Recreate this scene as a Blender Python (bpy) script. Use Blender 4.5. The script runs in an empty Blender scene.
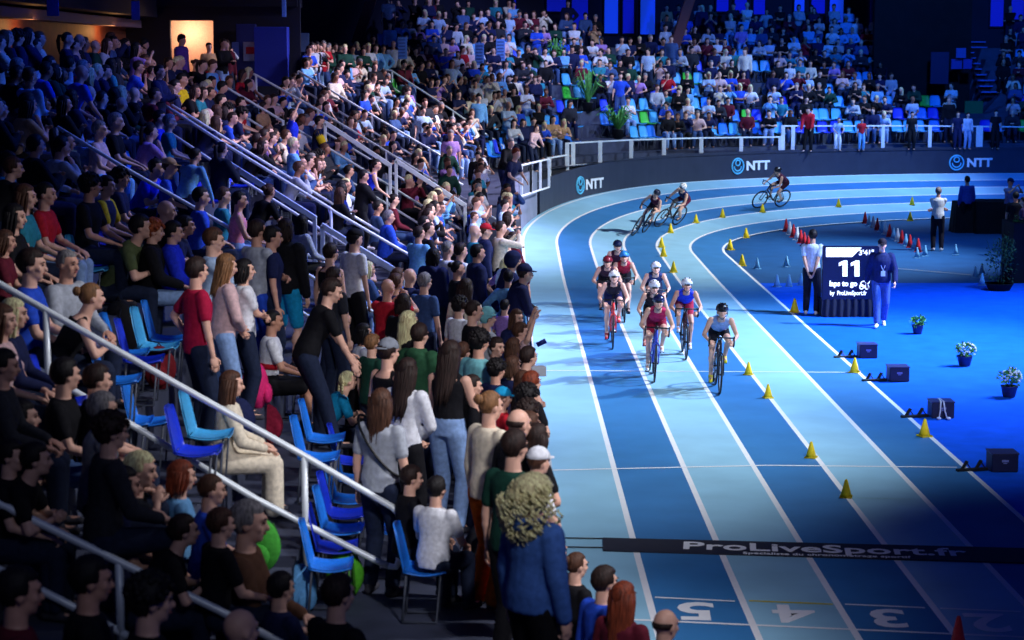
import bpy, math, random
import numpy as np
from mathutils import Vector, Matrix, Euler
SC = bpy.context.scene
COL = SC.collection
rnd = random.Random(7)

# ------------------------------------------------------------------ camera
F_PX, PITCH, YAW, CAM_H = 2002.0, 0.131, 0.004, 5.517
cam = bpy.data.cameras.new('camera')
cam.sensor_width = 36.0
cam.lens = F_PX / 1024 * 36.0
cam.clip_end = 300
cam.dof.use_dof = True
cam.dof.focus_distance = 35.0
cam.dof.aperture_fstop = 2.8
camo = bpy.data.objects.new('camera', cam)
camo.location = (0, 0, CAM_H)
camo.rotation_euler = (math.pi / 2 - PITCH, 0, -YAW)
COL.objects.link(camo)
SC.camera = camo
# ------------------------------------------------------------------ world, exposure
SC.view_settings.view_transform = 'Standard'
SC.view_settings.look = 'None'
SC.view_settings.gamma = 1
SC.view_settings.use_curve_mapping = False
SC.view_settings.exposure = 0.0
world = bpy.data.worlds.new('world')
SC.world = world
world.use_nodes = True
world.node_tree.nodes['Background'].inputs[0].default_value = (0.02, 0.06, 0.55, 1)
world.node_tree.nodes['Background'].inputs[1].default_value = 0.10


# ------------------------------------------------------------------ lamps of the hall, and added fill spots
def aim(o, tgt):
    d = Vector(tgt) - o.location
    o.rotation_euler = d.to_track_quat('-Z', 'Y').to_euler()


def spot(name, loc, tgt, power, color, angle=60, blend=0.6, rad=0.5):
    l = bpy.data.lights.new(name, 'SPOT')
    l.energy = power
    l.color = color
    l.spot_size = math.radians(angle)
    l.spot_blend = blend
    l.shadow_soft_size = rad
    o = bpy.data.objects.new(name, l)
    o.location = loc
    COL.objects.link(o)
    aim(o, tgt)
    return o


WHITE = (0.88, 0.93, 1.0)
VIO = (0.70, 0.63, 1.0)
BLUE = (0.04, 0.16, 1.0)
# key lamps on the truss over the infield side: they throw the shadows to the left
spot('truss_lamp', (20, 38, 13), (3, 38, 0), 30000, WHITE, 48, 0.95, 0.35)
spot('truss_lamp', (20, 54, 13), (4, 56, 0), 27000, WHITE, 58, 0.9, 0.35)
spot('truss_lamp', (19, 70, 13), (10, 72, 1), 11000, (0.45, 0.66, 1.0), 75, 0.9, 0.4)
spot('truss_lamp', (9, 15, 11), (-1.6, 17.5, 1.5), 5500, (0.96, 0.95, 1.0), 44, 0.9, 0.5)
spot('truss_lamp', (10, 30, 13), (0, 28, 1), 9000, WHITE, 50, 0.9, 0.5)
# fill spots added on the camera side, for faces turned this way
spot('front_fill', (4, 1, 13), (-0.2, 19.5, 1.2), 6500, (0.95, 0.93, 1.0), 26, 0.9, 0.5)
spot('front_fill', (9, 10, 14), (4, 35, 0), 13000, WHITE, 30, 0.9, 0.5)
spot('front_fill', (6, 22, 15), (-2.6, 42, 2.5), 9000, VIO, 36, 0.9, 0.5)
spot('front_fill', (3, 1, 11), (-2.6, 12.3, 2.4), 480, (0.8, 0.88, 1.0), 50, 0.9, 0.5)  # faint fill, added so the corner handrail shows
spot('rail_fill', (12, 54, 13), (5.5, 69, 2.4), 7000, (0.8, 0.88, 1.0), 50, 0.9, 0.4)  # fill spot added to whiten the bend railing posts
# washes on the stands
spot('stand_lamp', (9, 40, 14), (-1.6, 38, 2.0), 12000, VIO, 46, 0.95, 0.6)
spot('stand_lamp', (9, 54, 14), (-2.2, 55, 3), 21000, VIO, 50, 0.95, 0.6)
spot('stand_lamp', (7, 60, 15), (0, 74, 3.5), 13000, (0.34, 0.42, 1.0), 42, 0.95, 0.6)
spot('stand_lamp', (16, 60, 15), (15, 80, 3.5), 14000, (0.02, 0.17, 1.0), 70, 0.9, 0.6)
spot('stand_lamp', (6, 32, 14), (-7, 30, 4), 6500, (0.03, 0.12, 1.0), 75, 0.9, 0.6)
spot('infield_fill', (17, 38, 15), (13.0, 38, 0), 36000, (0.20, 0.45, 1.0), 82, 0.9, 0.6)
spot('infield_fill', (15, 56, 15), (14, 57, 0), 5000, (0.15, 0.40, 1.0), 60, 0.9, 0.6)  # weak fill added to lift the dark far infield


# ------------------------------------------------------------------ materials
def smooth(a, b, x):
    t = min(1.0, max(0.0, (x - a) / (b - a)))
    return t * t * (3 - 2 * t)


_M = {}


def srgb(c):
    return tuple(((v / 255) / 12.92 if v / 255 < 0.04045 else ((v / 255 + 0.055) / 1.055) ** 2.4) for v in c)


def mat(name, rgb, rough=0.6, metal=0.0, noise=0.12, nscale=30.0, bump=0.0, emit=0.0, spec=0.4, kind='noise'):
    """procedural material: the thing's own colour broken up by a fine noise"""
    if name in _M:
        return _M[name]
    m = bpy.data.materials.new(name)
    m.use_nodes = True
    nt = m.node_tree
    b = nt.nodes['Principled BSDF']
    b.inputs['Roughness'].default_value = rough
    b.inputs['Metallic'].default_value = metal
    b.inputs['Specular IOR Level'].default_value = spec
    lin = srgb(rgb)
    tc = nt.nodes.new('ShaderNodeTexCoord')
    if kind == 'strand':
        nz = nt.nodes.new('ShaderNodeTexNoise')
        mp = nt.nodes.new('ShaderNodeMapping')
        mp.inputs['Scale'].default_value = (1, 1, 0.12)
        nt.links.new(tc.outputs['Object'], mp.inputs[0])
        nt.links.new(mp.outputs[0], nz.inputs['Vector'])
    else:
        nz = nt.nodes.new('ShaderNodeTexNoise')
        nt.links.new(tc.outputs['Object'], nz.inputs['Vector'])
    nz.inputs['Scale'].default_value = nscale
    nz.inputs['Detail'].default_value = 3
    rp = nt.nodes.new('ShaderNodeValToRGB')
    lo = tuple(v * (1 - noise) for v in lin)
    hi = tuple(min(1, v * (1 + noise) + 0.002) for v in lin)
    rp.color_ramp.elements[0].position = 0.3
    rp.color_ramp.elements[1].position = 0.7
    rp.color_ramp.elements[0].color = (*lo, 1)
    rp.color_ramp.elements[1].color = (*hi, 1)
    nt.links.new(nz.outputs['Fac'], rp.inputs[0])
    nt.links.new(rp.outputs[0], b.inputs['Base Color'])
    if bump:
        bp = nt.nodes.new('ShaderNodeBump')
        bp.inputs['Strength'].default_value = bump
        bp.inputs['Distance'].default_value = 0.01
        nt.links.new(nz.outputs['Fac'], bp.inputs['Height'])
        nt.links.new(bp.outputs[0], b.inputs['Normal'])
    if emit:
        b.inputs['Emission Color'].default_value = (*lin, 1)
        b.inputs['Emission Strength'].default_value = emit
    _M[name] = m
    return m


def fab(rgb):
    return mat('fabric_%d_%d_%d' % rgb, rgb, 0.85, 0, 0.18, 25, 0.25, spec=0.2)


def hairm(rgb):
    return mat('hair_%d_%d_%d' % rgb, rgb, 0.6, 0, 0.6, 70, 0.6, spec=0.25, kind='strand')


SKINS = [(226, 176, 152), (212, 158, 134), (196, 142, 116), (150, 100, 76), (96, 62, 46)]


def skinm(i):
    return mat('skin_%d' % i, SKINS[i], 0.5, 0, 0.08, 12, 0.05, spec=0.4)


M_EYE = mat('eye_dark', (30, 22, 20), 0.3)
M_LIP = mat('lip', (165, 90, 85), 0.5)
M_STEEL = mat('painted_rail', (232, 240, 244), 0.35, 0.1, 0.06, 8, 0.02)
M_CONC = mat('concrete', (88, 92, 100), 0.8, 0, 0.25, 3, 0.2)
M_BLACK = mat('black_plastic', (14, 15, 18), 0.45)
M_WHITE = mat('white_paint', (236, 240, 244), 0.5, 0, 0.04)


# ------------------------------------------------------------------ mesh collector
class MB:
    def __init__(s):
        s.v, s.f, s.mi, s.n = [], [], [], 0

    def add(s, verts, faces, mi=0):
        s.v.extend([tuple(p) for p in verts])
        s.f.extend([tuple(i + s.n for i in f) for f in faces])
        s.mi.extend([mi] * len(faces))
        s.n = len(s.v)

    def box(s, c, d, rot=None, mi=0, bev=0.0):
        x, y, z = (k / 2 for k in d)
        b = min(bev, x * .9, y * .9, z * .9)
        if b <= 0:
            vs = [(sx * x, sy * y, sz * z) for sx in (-1, 1) for sy in (-1, 1) for sz in (-1, 1)]
            fs = [(0, 1, 3, 2), (4, 6, 7, 5), (0, 4, 5, 1), (2, 3, 7, 6), (0, 2, 6, 4), (1, 5, 7, 3)]
        else:
            vs, fs = [], []
            for sx in (-1, 1):
                for sy in (-1, 1):
                    for sz in (-1, 1):
                        vs += [(sx * (x - b), sy * (y - b), sz * z), (sx * (x - b), sy * y, sz * (z - b)), (sx * x, sy * (y - b), sz * (z - b))]
            i = lambda sx, sy, sz, k: ((sx > 0) * 4 + (sy > 0) * 2 + (sz > 0)) * 3 + k
            for sgn in (-1, 1):
                fs.append([i(-1, -1, sgn, 0), i(1, -1, sgn, 0), i(1, 1, sgn, 0), i(-1, 1, sgn, 0)])
                fs.append([i(-1, sgn, -1, 1), i(1, sgn, -1, 1), i(1, sgn, 1, 1), i(-1, sgn, 1, 1)])
                fs.append([i(sgn, -1, -1, 2), i(sgn, 1, -1, 2), i(sgn, 1, 1, 2), i(sgn, -1, 1, 2)])
            for a in (-1, 1):
                for bb in (-1, 1):
                    fs.append([i(-1, a, bb, 0), i(1, a, bb, 0), i(1, a, bb, 1), i(-1, a, bb, 1)])
                    fs.append([i(a, -1, bb, 0), i(a, 1, bb, 0), i(a, 1, bb, 2), i(a, -1, bb, 2)])
                    fs.append([i(a, bb, -1, 1), i(a, bb, 1, 1), i(a, bb, 1, 2), i(a, bb, -1, 2)])
            for a in (-1, 1):
                for bb in (-1, 1):
                    for cc in (-1, 1):
                        fs.append([i(a, bb, cc, 0), i(a, bb, cc, 1), i(a, bb, cc, 2)])
        m = rot if rot is not None else Matrix.Identity(3)
        s.add([Vector(c) + m @ Vector(v) for v in vs], fs, mi)

    def tube(s, pts, r, seg=8, mi=0, closed=False, cap=True):
        pts = [Vector(p) for p in pts]
        n = len(pts)
        rs = r if isinstance(r, (list, tuple)) else [r] * n
        rings = []
        prev = None
        for i, p in enumerate(pts):
            if closed:
                t = (pts[(i + 1) % n] - pts[i - 1]).normalized()
            else:
                t = (pts[min(i + 1, n - 1)] - pts[max(i - 1, 0)])
                t = t.normalized() if t.length > 1e-9 else Vector((0, 0, 1))
            if prev is None:
                u = t.orthogonal().normalized()
            else:
                u = (prev - t * prev.dot(t))
                u = u.normalized() if u.length > 1e-6 else t.orthogonal().normalized()
            prev = u
            w = t.cross(u)
            rings.append([p + (u * math.cos(k * 2 * math.pi / seg) + w * math.sin(k * 2 * math.pi / seg)) * rs[i] for k in range(seg)])
        vs = [q for rg in rings for q in rg]
        fs = []
        m = n if closed else n - 1
        for i in range(m):
            a, b = i * seg, ((i + 1) % n) * seg
            for k in range(seg):
                k2 = (k + 1) % seg
                fs.append((a + k, a + k2, b + k2, b + k))
        if cap and not closed:
            fs.append(tuple(range(seg - 1, -1, -1)))
            fs.append(tuple((n - 1) * seg + k for k in range(seg)))
        s.add(vs, fs, mi)

    def cap(s, p0, p1, r0, r1, seg=12, mi=0, mid=0):
        p0, p1 = Vector(p0), Vector(p1)
        t = p1 - p0
        L = t.length
        t = t / L if L > 1e-6 else Vector((0, 0, 1))
        pts, rs = [], []
        for k in range(5):
            a = -math.pi / 2 + k * math.pi / 8 + 0.0001
            pts.append(p0 + t * math.sin(a) * r0)
            rs.append(max(math.cos(a), .02) * r0)
        for k in range(5):
            a = k * math.pi / 8
            pts.append(p1 + t * math.sin(a) * r1)
            rs.append(max(math.cos(a), .02) * r1)
        s.tube(pts, rs, seg, mi)

    def ell(s, c, r, rot=None, seg=16, rings=10, mi=0, fn=None):
        m = rot if rot is not None else Matrix.Identity(3)
        c = Vector(c)
        vs = []
        for j in range(rings + 1):
            a = -math.pi / 2 + math.pi * j / rings
            if j in (0, rings):
                ds = [Vector((0, 0, math.sin(a)))]
            else:
                ds = [Vector((math.cos(a) * math.cos(k * 2 * math.pi / seg), math.cos(a) * math.sin(k * 2 * math.pi / seg), math.sin(a))) for k in range(seg)]
            for d in ds:
                q = fn(d) if fn else 1.0
                vs.append(c + m @ Vector((d.x * r[0] * q, d.y * r[1] * q, d.z * r[2] * q)))
        fs = []
        ring = lambda j, k: 0 if j == 0 else (len(vs) - 1 if j == rings else 1 + (j - 1) * seg + k % seg)
        for j in range(rings):
            for k in range(seg):
                q = [ring(j, k), ring(j, k + 1), ring(j + 1, k + 1), ring(j + 1, k)]
                q2 = []
                for x in q:
                    if x not in q2:
                        q2.append(x)
                fs.append(tuple(q2))
        s.add(vs, fs, mi)

    def loft(s, rings, seg=18, mi=0):
        """rings: (centre, vecx, vecy) - closed tube of elliptical sections"""
        vs = []
        for c, ux, uy in rings:
            c, ux, uy = Vector(c), Vector(ux), Vector(uy)
            for k in range(seg):
                a = 2 * math.pi * k / seg
                ca, sa = math.cos(a), math.sin(a)
                vs.append(c + ux * ca + uy * sa)
        fs = []
        for i in range(len(rings) - 1):
            for k in range(seg):
                k2 = (k + 1) % seg
                fs.append((i * seg + k, i * seg + k2, (i + 1) * seg + k2, (i + 1) * seg + k))
        fs.append(tuple(range(seg - 1, -1, -1)))
        fs.append(tuple((len(rings) - 1) * seg + k for k in range(seg)))
        s.add(vs, fs, mi)

    def cone(s, c, r0, r1, h, seg=16, mi=0):
        c = Vector(c)
        s.tube([c, c + Vector((0, 0, h))], [r0, r1], seg, mi)

    def mesh(s, name, mats, shade=True):
        me = bpy.data.meshes.new(name)
        me.from_pydata([tuple(v) for v in s.v], [], s.f)
        for m in (mats if isinstance(mats, (list, tuple)) else [mats]):
            me.materials.append(m)
        if any(s.mi):
            me.polygons.foreach_set('material_index', s.mi)
        if shade:
            me.polygons.foreach_set('use_smooth', [True] * len(me.polygons))
        me.update()
        return me

    def build(s, name, mats, parent=None, shade=False, **tags):
        me = s.mesh(name, mats, shade)
        o = bpy.data.objects.new(name, me)
        COL.objects.link(o)
        if parent is not None:
            o.parent = parent
        for k, v in tags.items():
            o[k] = v
        return o


def empty(name, label, cat, loc=(0, 0, 0), rz=0.0, group=None):
    o = bpy.data.objects.new(name, None)
    o.location = loc
    o.rotation_euler = (0, 0, rz)
    o.empty_display_size = 0.1
    COL.objects.link(o)
    o['label'] = label
    o['category'] = cat
    if group:
        o['group'] = group
    return o


def tag(o, label, cat, group=None):
    o['label'] = label
    o['category'] = cat
    if group:
        o['group'] = group
    return o


def struct(mb, name, mats, parent=None, shade=False):
    o = mb.build(name, mats, parent, shade)
    o['kind'] = 'structure'
    return o


def copy_tree(o, parent=None):
    c = o.copy()
    COL.objects.link(c)
    c.parent = parent
    for ch in list(o.children):
        copy_tree(ch, c)
    return c


def text_mesh(body, size, mat_, bold=0.0, extrude=0.004, align='LEFT', sx=1.0):
    cu = bpy.data.curves.new('lettering', 'FONT')
    cu.body = body
    cu.size = size
    cu.offset = bold
    cu.extrude = extrude
    cu.align_x = align
    cu.resolution_u = 3
    t = bpy.data.objects.new('tmp_text', cu)
    COL.objects.link(t)
    bpy.context.view_layer.update()
    me = bpy.data.meshes.new_from_object(t.evaluated_get(bpy.context.evaluated_depsgraph_get()))
    bpy.data.objects.remove(t)
    bpy.data.curves.remove(cu)
    if sx != 1.0:
        me.transform(Matrix.Diagonal((sx, 1, 1, 1)))
    me.materials.clear()
    me.materials.append(mat_)
    me.name = 'lettering'
    return me


# ------------------------------------------------------------------ layout of the hall (metres; the lanes run along +Y, then bend right)
LW, XF, RIN, Y0 = 0.951, 6.239, 13.51, 56.0
ZBANK, YA, YB, RIM, BANNER_H = 1.159, 48.1, 70.3, 0.137, 0.98
XC = XF + RIN
RW = RIN + 6 * LW + RIM            # radius of the wall behind lane six
THMAX = math.radians(118)


def path(s, r):
    """point on the line at radius r; s = metres along the straight, then arc (angle = (s-Y0)/20)"""
    if s <= Y0:
        return XC - r, s
    a = (s - Y0) / 20.0
    return XC - r * math.cos(a), Y0 + r * math.sin(a)


def s_of(x, y):
    if y <= Y0:
        return y, XC - x
    return Y0 + 20.0 * math.atan2(y - Y0, XC - x), math.hypot(XC - x, y - Y0)


S_END = Y0 + 20 * THMAX


def bank(x, y, k):
    return ZBANK * smooth(YA, YB, y) * min(k, 6) / 6.0


def lift(y):
    return 1.7 * smooth(44, 64, y)


def tunnel(x, y):
    return y > Y0 + 8 and 15.2 < x < 19.0


def row_of(c):
    return math.floor((c - 2.1) / 0.8) + 1


def zcap(x, y):
    if tunnel(x, y):
        return 3.3
    if y < 62:
        return 4.15
    a = math.atan2(y - Y0, XC - x)
    c = math.hypot(XC - x, y - Y0) - RW
    return 4.15 + 1.7 * smooth(0.30, 0.38, a)


def floor_z(i, x, y):
    z = max(1.0 + 1.04 * smooth(46, 54, y), 1.0 + 0.448 * i + lift(y))
    return min(z, zcap(x, y)) if i > 0 else z


def ray(px, py):
    """direction of the sight line through a point of the photograph"""
    return camo.rotation_euler.to_matrix() @ Vector(((px - 512) / F_PX, (320 - py) / F_PX, -1)).normalized()


def on_plane(px, py, z=0.0):
    d = ray(px, py)
    t = (z - CAM_H) / d.z
    return Vector((d.x * t, d.y * t, z))


def at_depth(px, py, Y):
    d = ray(px, py)
    t = Y / d.y
    return Vector((d.x * t, Y, CAM_H + d.z * t))


def project(p):
    v = camo.rotation_euler.to_matrix().transposed() @ (Vector(p) - Vector((0, 0, CAM_H)))
    return 512 + F_PX * v.x / -v.z, 320 - F_PX * v.y / -v.z


def on_track(px, py):
    """point of the banked track or the infield on that sight line"""
    d = ray(px, py)
    Y = 12.0
    while Y < 80:
        x, z = d.x * Y / d.y, CAM_H + d.z * Y / d.y
        r = s_of(x, Y)[1]
        zb = bank(x, Y, (r - RIN) / LW) if r > RIN else (-0.012 if Y < 48.9 else -0.03)
        if z <= zb:
            break
        Y += 0.02
    return Vector((x, Y, zb))


def seat_spot(px, py, hh, sit, ymin=6.5):
    """where on the terraces somebody must stand/sit so the head is on that sight line"""
    d = ray(px, py)
    best = None
    Y = ymin
    while Y < 92:
        t = Y / d.y
        x, z = d.x * t, CAM_H + d.z * t
        s, r = s_of(x, Y)
        c = r - RW
        if c > -0.12 and c < 10:
            fr = ((c - 2.1) / 0.8) % 1.0
            i = row_of(c)
            f = floor_z(i, x, Y)
            pen = 0
            if i > 0:
                if sit:
                    pen = max(0, 0.5 - fr, fr - 0.9) * 0.3
                else:
                    pen = max(0, 0.2 - fr, fr - 0.85) * 0.3
            e = abs((z - f) / hh - 1) + pen + Y * 0.0004
            if best is None or e < best[0]:
                best = (e, x, Y, f, (z - f) / hh)
        Y += 0.06
    return best



# ------------------------------------------------------------------ the track
M_LIGHT = mat('track_light', (148, 200, 224), 0.55, 0, 0.07, 1.3, 0.05, spec=0.3)
M_DARK = mat('track_dark', (56, 124, 182), 0.55, 0, 0.08, 1.3, 0.05, spec=0.3)
M_LINE = mat('track_line', (244, 246, 248), 0.5, 0, 0.03, 5)
M_CARPET = mat('blue_carpet', (12, 96, 236), 0.8, 0, 0.10, 2.5, 0.1, spec=0.1)
M_FIELD = mat('infield_floor', (26, 84, 140), 0.6, 0, 0.12, 1.5, 0.05, spec=0.3)


def stations(step=1.0):
    out = []
    s = 5.0
    while s < 40:
        out.append(s)
        s += 3
    while s < S_END:
        out.append(s)
        s += 0.55
    out.append(S_END)
    return out


ST = stations()
trk = MB()
hw = 0.036
edges = [(-hw, 0)]
for k in range(7):
    edges.append((k * LW - hw, None))
    edges.append((k * LW + hw, None))
rs = [RIN + e[0] for e in edges[1:]] + [RW + 0.02]
kinds = []
for j in range(len(rs) - 1):
    if j % 2 == 0:
        kinds.append(2)
    else:
        kinds.append([1, 0, 1, 0, 1, 0, 0][j // 2])
vs, fs, mi = [], [], []
for s in ST:
    for r in rs:
        x, y = path(s, r)
        vs.append((x, y, bank(x, y, max(0, (r - RIN) / LW))))
n = len(rs)
for a in range(len(ST) - 1):
    for j in range(n - 1):
        fs.append((a * n + j, (a + 1) * n + j, (a + 1) * n + j + 1, a * n + j + 1))
        mi.append(kinds[j])
trk.add(vs, fs)
trk.mi = mi
struct(trk, 'floor_track', [M_LIGHT, M_DARK, M_LINE], shade=True)

fl = MB()
fl.add([(RIN * 0 - 14, 2, -0.03), (60, 2, -0.03), (60, 100, -0.03), (-14, 100, -0.03)], [(0, 1, 2, 3)])
struct(fl, 'floor_infield', M_FIELD)
cp = MB()
cp.add([(XF + 0.03, 4, -0.012), (45, 4, -0.012), (45, 48.9, -0.012), (XF + 0.03, 48.9, -0.012)], [(0, 1, 2, 3)])
struct(cp, 'floor_carpet', M_CARPET)


def floor_line(name, a, b, w, m, z=0.004):
    p, q = on_plane(*a), on_plane(*b)
    d = (q - p).normalized()
    nrm = Vector((-d.y, d.x, 0)) * w / 2
    mb = MB()
    up = Vector((0, 0, z))
    mb.add([p - nrm + up, q - nrm + up, q + nrm + up, p + nrm + up], [(0, 1, 2, 3)])
    o = struct(mb, name, m)
    return o


M_YEL = mat('yellow_paint', (214, 200, 40), 0.5)
floor_line('trim_1', (530, 370.5), (853, 372.5), 0.05, M_LINE)
floor_line('trim_2', (545, 470.5), (768, 465.5), 0.05, M_LINE)
floor_line('trim_3', (768, 465.5), (957, 467.5), 0.05, M_LINE)
floor_line('trim_4', (590, 618), (1060, 639), 0.05, M_LINE)
floor_line('trim_5', (655, 597.5), (735, 601.5), 0.045, M_LINE)
floor_line('trim_6', (749, 601), (833, 604.5), 0.045, M_YEL)
floor_line('trim_7', (845, 604.5), (925, 608), 0.045, M_LINE)
floor_line('trim_8', (940, 608.5), (1021, 612), 0.045, M_LINE)
floor_line('trim_9', (857, 498), (916, 499.5), 0.03, mat('faded_line', (150, 200, 210), 0.6))
floor_line('trim_10', (897, 268.5), (972, 275), 0.06, mat('beige_line', (170, 165, 150), 0.6))
for num, px, py in (('5', 697, 611.5), ('4', 795, 614), ('3', 890, 618.5), ('2', 990, 623)):
    me = text_mesh(num, 0.88, M_LINE, 0.022, 0.001, 'CENTER', 0.95)
    o = bpy.data.objects.new('trim_11', me)
    o['kind'] = 'structure'
    COL.objects.link(o)
    p = on_plane(px, py)
    o.location = (p.x, p.y + 0.30, 0.005)
    o.rotation_euler = (0, 0, math.pi - 0.06)

# ------------------------------------------------------------------ terraces, walls
C_EDGES = [-0.02, 0.5, 1.3] + [2.1 + 0.8 * k for k in range(0, 10)] + [10.5]
ROWS = list(range(-2, len(C_EDGES) - 3))
ter = MB()
for a in range(len(ST) - 1):
    for j, i in enumerate(ROWS):
        c0, c1 = C_EDGES[j], C_EDGES[j + 1]
        q = []
        for s in (ST[a], ST[a + 1]):
            for c in (c0, c1):
                x, y = path(s, RW + c)
                xm, ym = path(s, RW + (c0 + c1) / 2)
                q.append((x, y, floor_z(i, xm, ym)))
        ter.add(q, [(0, 1, 3, 2)])
        if j + 1 < len(ROWS):
            q2 = []
            i2 = ROWS[j + 1]
            c2 = C_EDGES[j + 2]
            for n_, s in enumerate((ST[a], ST[a + 1])):
                x, y = path(s, RW + c1)
                xm, ym = path(s, RW + (c1 + c2) / 2)
                q2.append((x, y, q[n_ * 2 + 1][2]))
                q2.append((x, y, floor_z(i2, xm, ym)))
            ter.add(q2, [(0, 1, 3, 2)])
struct(ter, 'floor_terraces', mat('terrace_concrete', (58, 64, 84), 0.7, 0, 0.3, 2.0, 0.2))


def wall_strip(name, s0, s1, r0, zlo, zhi, m, thick=0.12, step=0.5, parent=None, structure=True):
    mb = MB()
    n = max(1, int((s1 - s0) / step))
    prev = None
    vs = []
    for k in range(n + 1):
        s = s0 + (s1 - s0) * k / n
        for r in (r0, r0 + thick):
            x, y = path(s, r)
            lo = zlo(x, y) if callable(zlo) else zlo
            hi = zhi(x, y) if callable(zhi) else zhi
            vs += [(x, y, lo), (x, y, hi)]
    fs = []
    for k in range(n):
        a, b = 4 * k, 4 * k + 4
        fs += [(a, b, b + 1, a + 1), (a + 1, b + 1, b + 3, a + 3), (a + 3, b + 3, b + 2, a + 2), (a + 2, b + 2, b, a)]
    fs += [(0, 1, 3, 2), (4 * n, 4 * n + 2, 4 * n + 3, 4 * n + 1)]
    mb.add(vs, fs)
    o = mb.build(name, m, parent)
    if structure:
        o['kind'] = 'structure'
    return o


S_BAN = 61.4
M_FRONTWALL = mat('front_wall', (120, 128, 150), 0.7, 0, 0.15, 2, 0.1)
wall_strip('wall_front', 5, S_BAN - 0.35, RW, lambda x, y: -0.03, lambda x, y: max(1.0 + 1.04 * smooth(46, 54, y), 1.0) + 0.05, M_FRONTWALL, 0.10)
wall_strip('wall_curve', S_BAN - 0.4, S_END, RW + 0.14, -0.03, 2.05, mat('dark_wall', (16, 18, 26), 0.7), 0.10)
M_BAN = mat('banner_black', (50, 54, 70), 0.45, 0, 0.08, 2)
ban = wall_strip('advertising_banner', S_BAN, S_END, RW, lambda x, y: bank(x, y, 6) - 0.02, lambda x, y: bank(x, y, 6) + BANNER_H, M_BAN, 0.12, structure=False)
tag(ban, 'long black advertising banner around the bend with ring logos and NTT letters', 'advertising banner')
M_CYAN = mat('logo_cyan', (96, 196, 232), 0.5)
M_NTT = mat('logo_white', (240, 243, 248), 0.5)


def wall_angle_of_px(px, r, py=170):
    """angle on a circle of radius r that the sight line through (px, py) meets, and the height there"""
    d = ray(px, py)
    best = None
    Y = 50.0
    while Y < 100:
        t = Y / d.y
        x = d.x * t
        rr = math.hypot(XC - x, Y - Y0)
        if Y > Y0 and rr > r:
            return math.atan2(Y - Y0, XC - x), CAM_H + d.z * t
        Y += 0.02
    return None


def on_wall(px, py, r):
    a, z = wall_angle_of_px(px, r, py)
    return Vector((XC - r * math.cos(a), Y0 + r * math.sin(a), z)), a


for px, py, wd in ((589.5, 184, 27), (750.5, 165.5, 38), (971, 162.5, 43)):
    p, a = on_wall(px, py, RW - 0.012)
    # local frame: x axis along the wall (towards larger angle), z up, facing the track
    tx = Vector((math.sin(a), math.cos(a), 0))
    R = Matrix((tx, Vector((0, 0, 1)), tx.cross(Vector((0, 0, 1))))).transposed()
    l, _ = on_wall(px - wd / 2, py, RW - 0.012)
    r_, _ = on_wall(px + wd / 2, py, RW - 0.012)
    W = (r_ - l).length
    ring = MB()
    rad = 0.27
    p = p + Vector((math.cos(a), -math.sin(a), 0)) * ((W / 2) ** 2 / (2 * RW) + 0.005)
    cc = Vector((-W / 2 + rad, 0, 0))
    ring.tube([cc + Vector((math.cos(t) * rad, math.sin(t) * rad, 0)) for t in [k * 2 * math.pi / 28 for k in range(28)]], 0.03, 6, closed=True)
    ring.tube([cc + Vector((math.cos(t) * rad * .38, rad * .42 + math.sin(t) * rad * .36, 0)) for t in [k * 2 * math.pi / 20 for k in range(20)]], 0.026, 6, closed=True)
    ring.tube([cc + Vector((math.cos(t) * rad * .62, -rad * .02 + math.sin(t) * rad * .62, 0)) for t in [math.pi * (1.0 + k / 14) for k in range(15)]], 0.026, 6)
    o = ring.build('logo', M_CYAN, ban)
    o['label'] = 'cyan ring logo'
    o.matrix_world = Matrix.Translation(p) @ R.to_4x4()
    me = text_mesh('NTT', 0.44, M_NTT, 0.018, 0.006, 'LEFT', (W - 2 * rad - 0.12) / 0.90)
    o = bpy.data.objects.new('lettering', me)
    COL.objects.link(o)
    o.parent = ban
    o.matrix_world = Matrix.Translation(p) @ R.to_4x4() @ Matrix.Translation((-W / 2 + 2 * rad + 0.12, -0.15, 0))
    o['label'] = 'white NTT letters'

M_NAVY = mat('navy_wall', (10, 14, 40), 0.7, 0, 0.2, 1)
M_VOID = mat('black_drape', (7, 7, 12), 0.9, 0, 0.3, 2)
M_WIN = mat('window_blue', (20, 70, 235), 0.4, emit=0.55)
M_WIN2 = mat('window_deep_blue', (14, 30, 200), 0.4, emit=0.35)
M_WOOD = mat('brown_panel', (120, 62, 40), 0.6, 0, 0.2, 4)
# back wall of the bend
wall_strip('wall_back', Y0 + 2, S_END, RW + 10.5, 1.0, 11.0, M_NAVY, 0.25)
# left wall behind the straight stand, with the timber beam above it
w = MB()
w.box((-10.75, 31, 5.7), (0.2, 52, 3.2))
struct(w, 'wall_left', M_WOOD)
w = MB()
w.box((-10.45, 31, 6.42), (0.5, 52, 0.22))
struct(w, 'trim_12', mat('pale_beam', (130, 105, 120), 0.6))
w = MB()
w.box((-10.3, 31, 8.4), (1.1, 52, 3.6))
w.box((-8.4, 57.6, 9.2), (5.2, 1.4, 4.6))
struct(w, 'wall_upper', mat('upper_navy', (12, 14, 38), 0.8))
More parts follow.
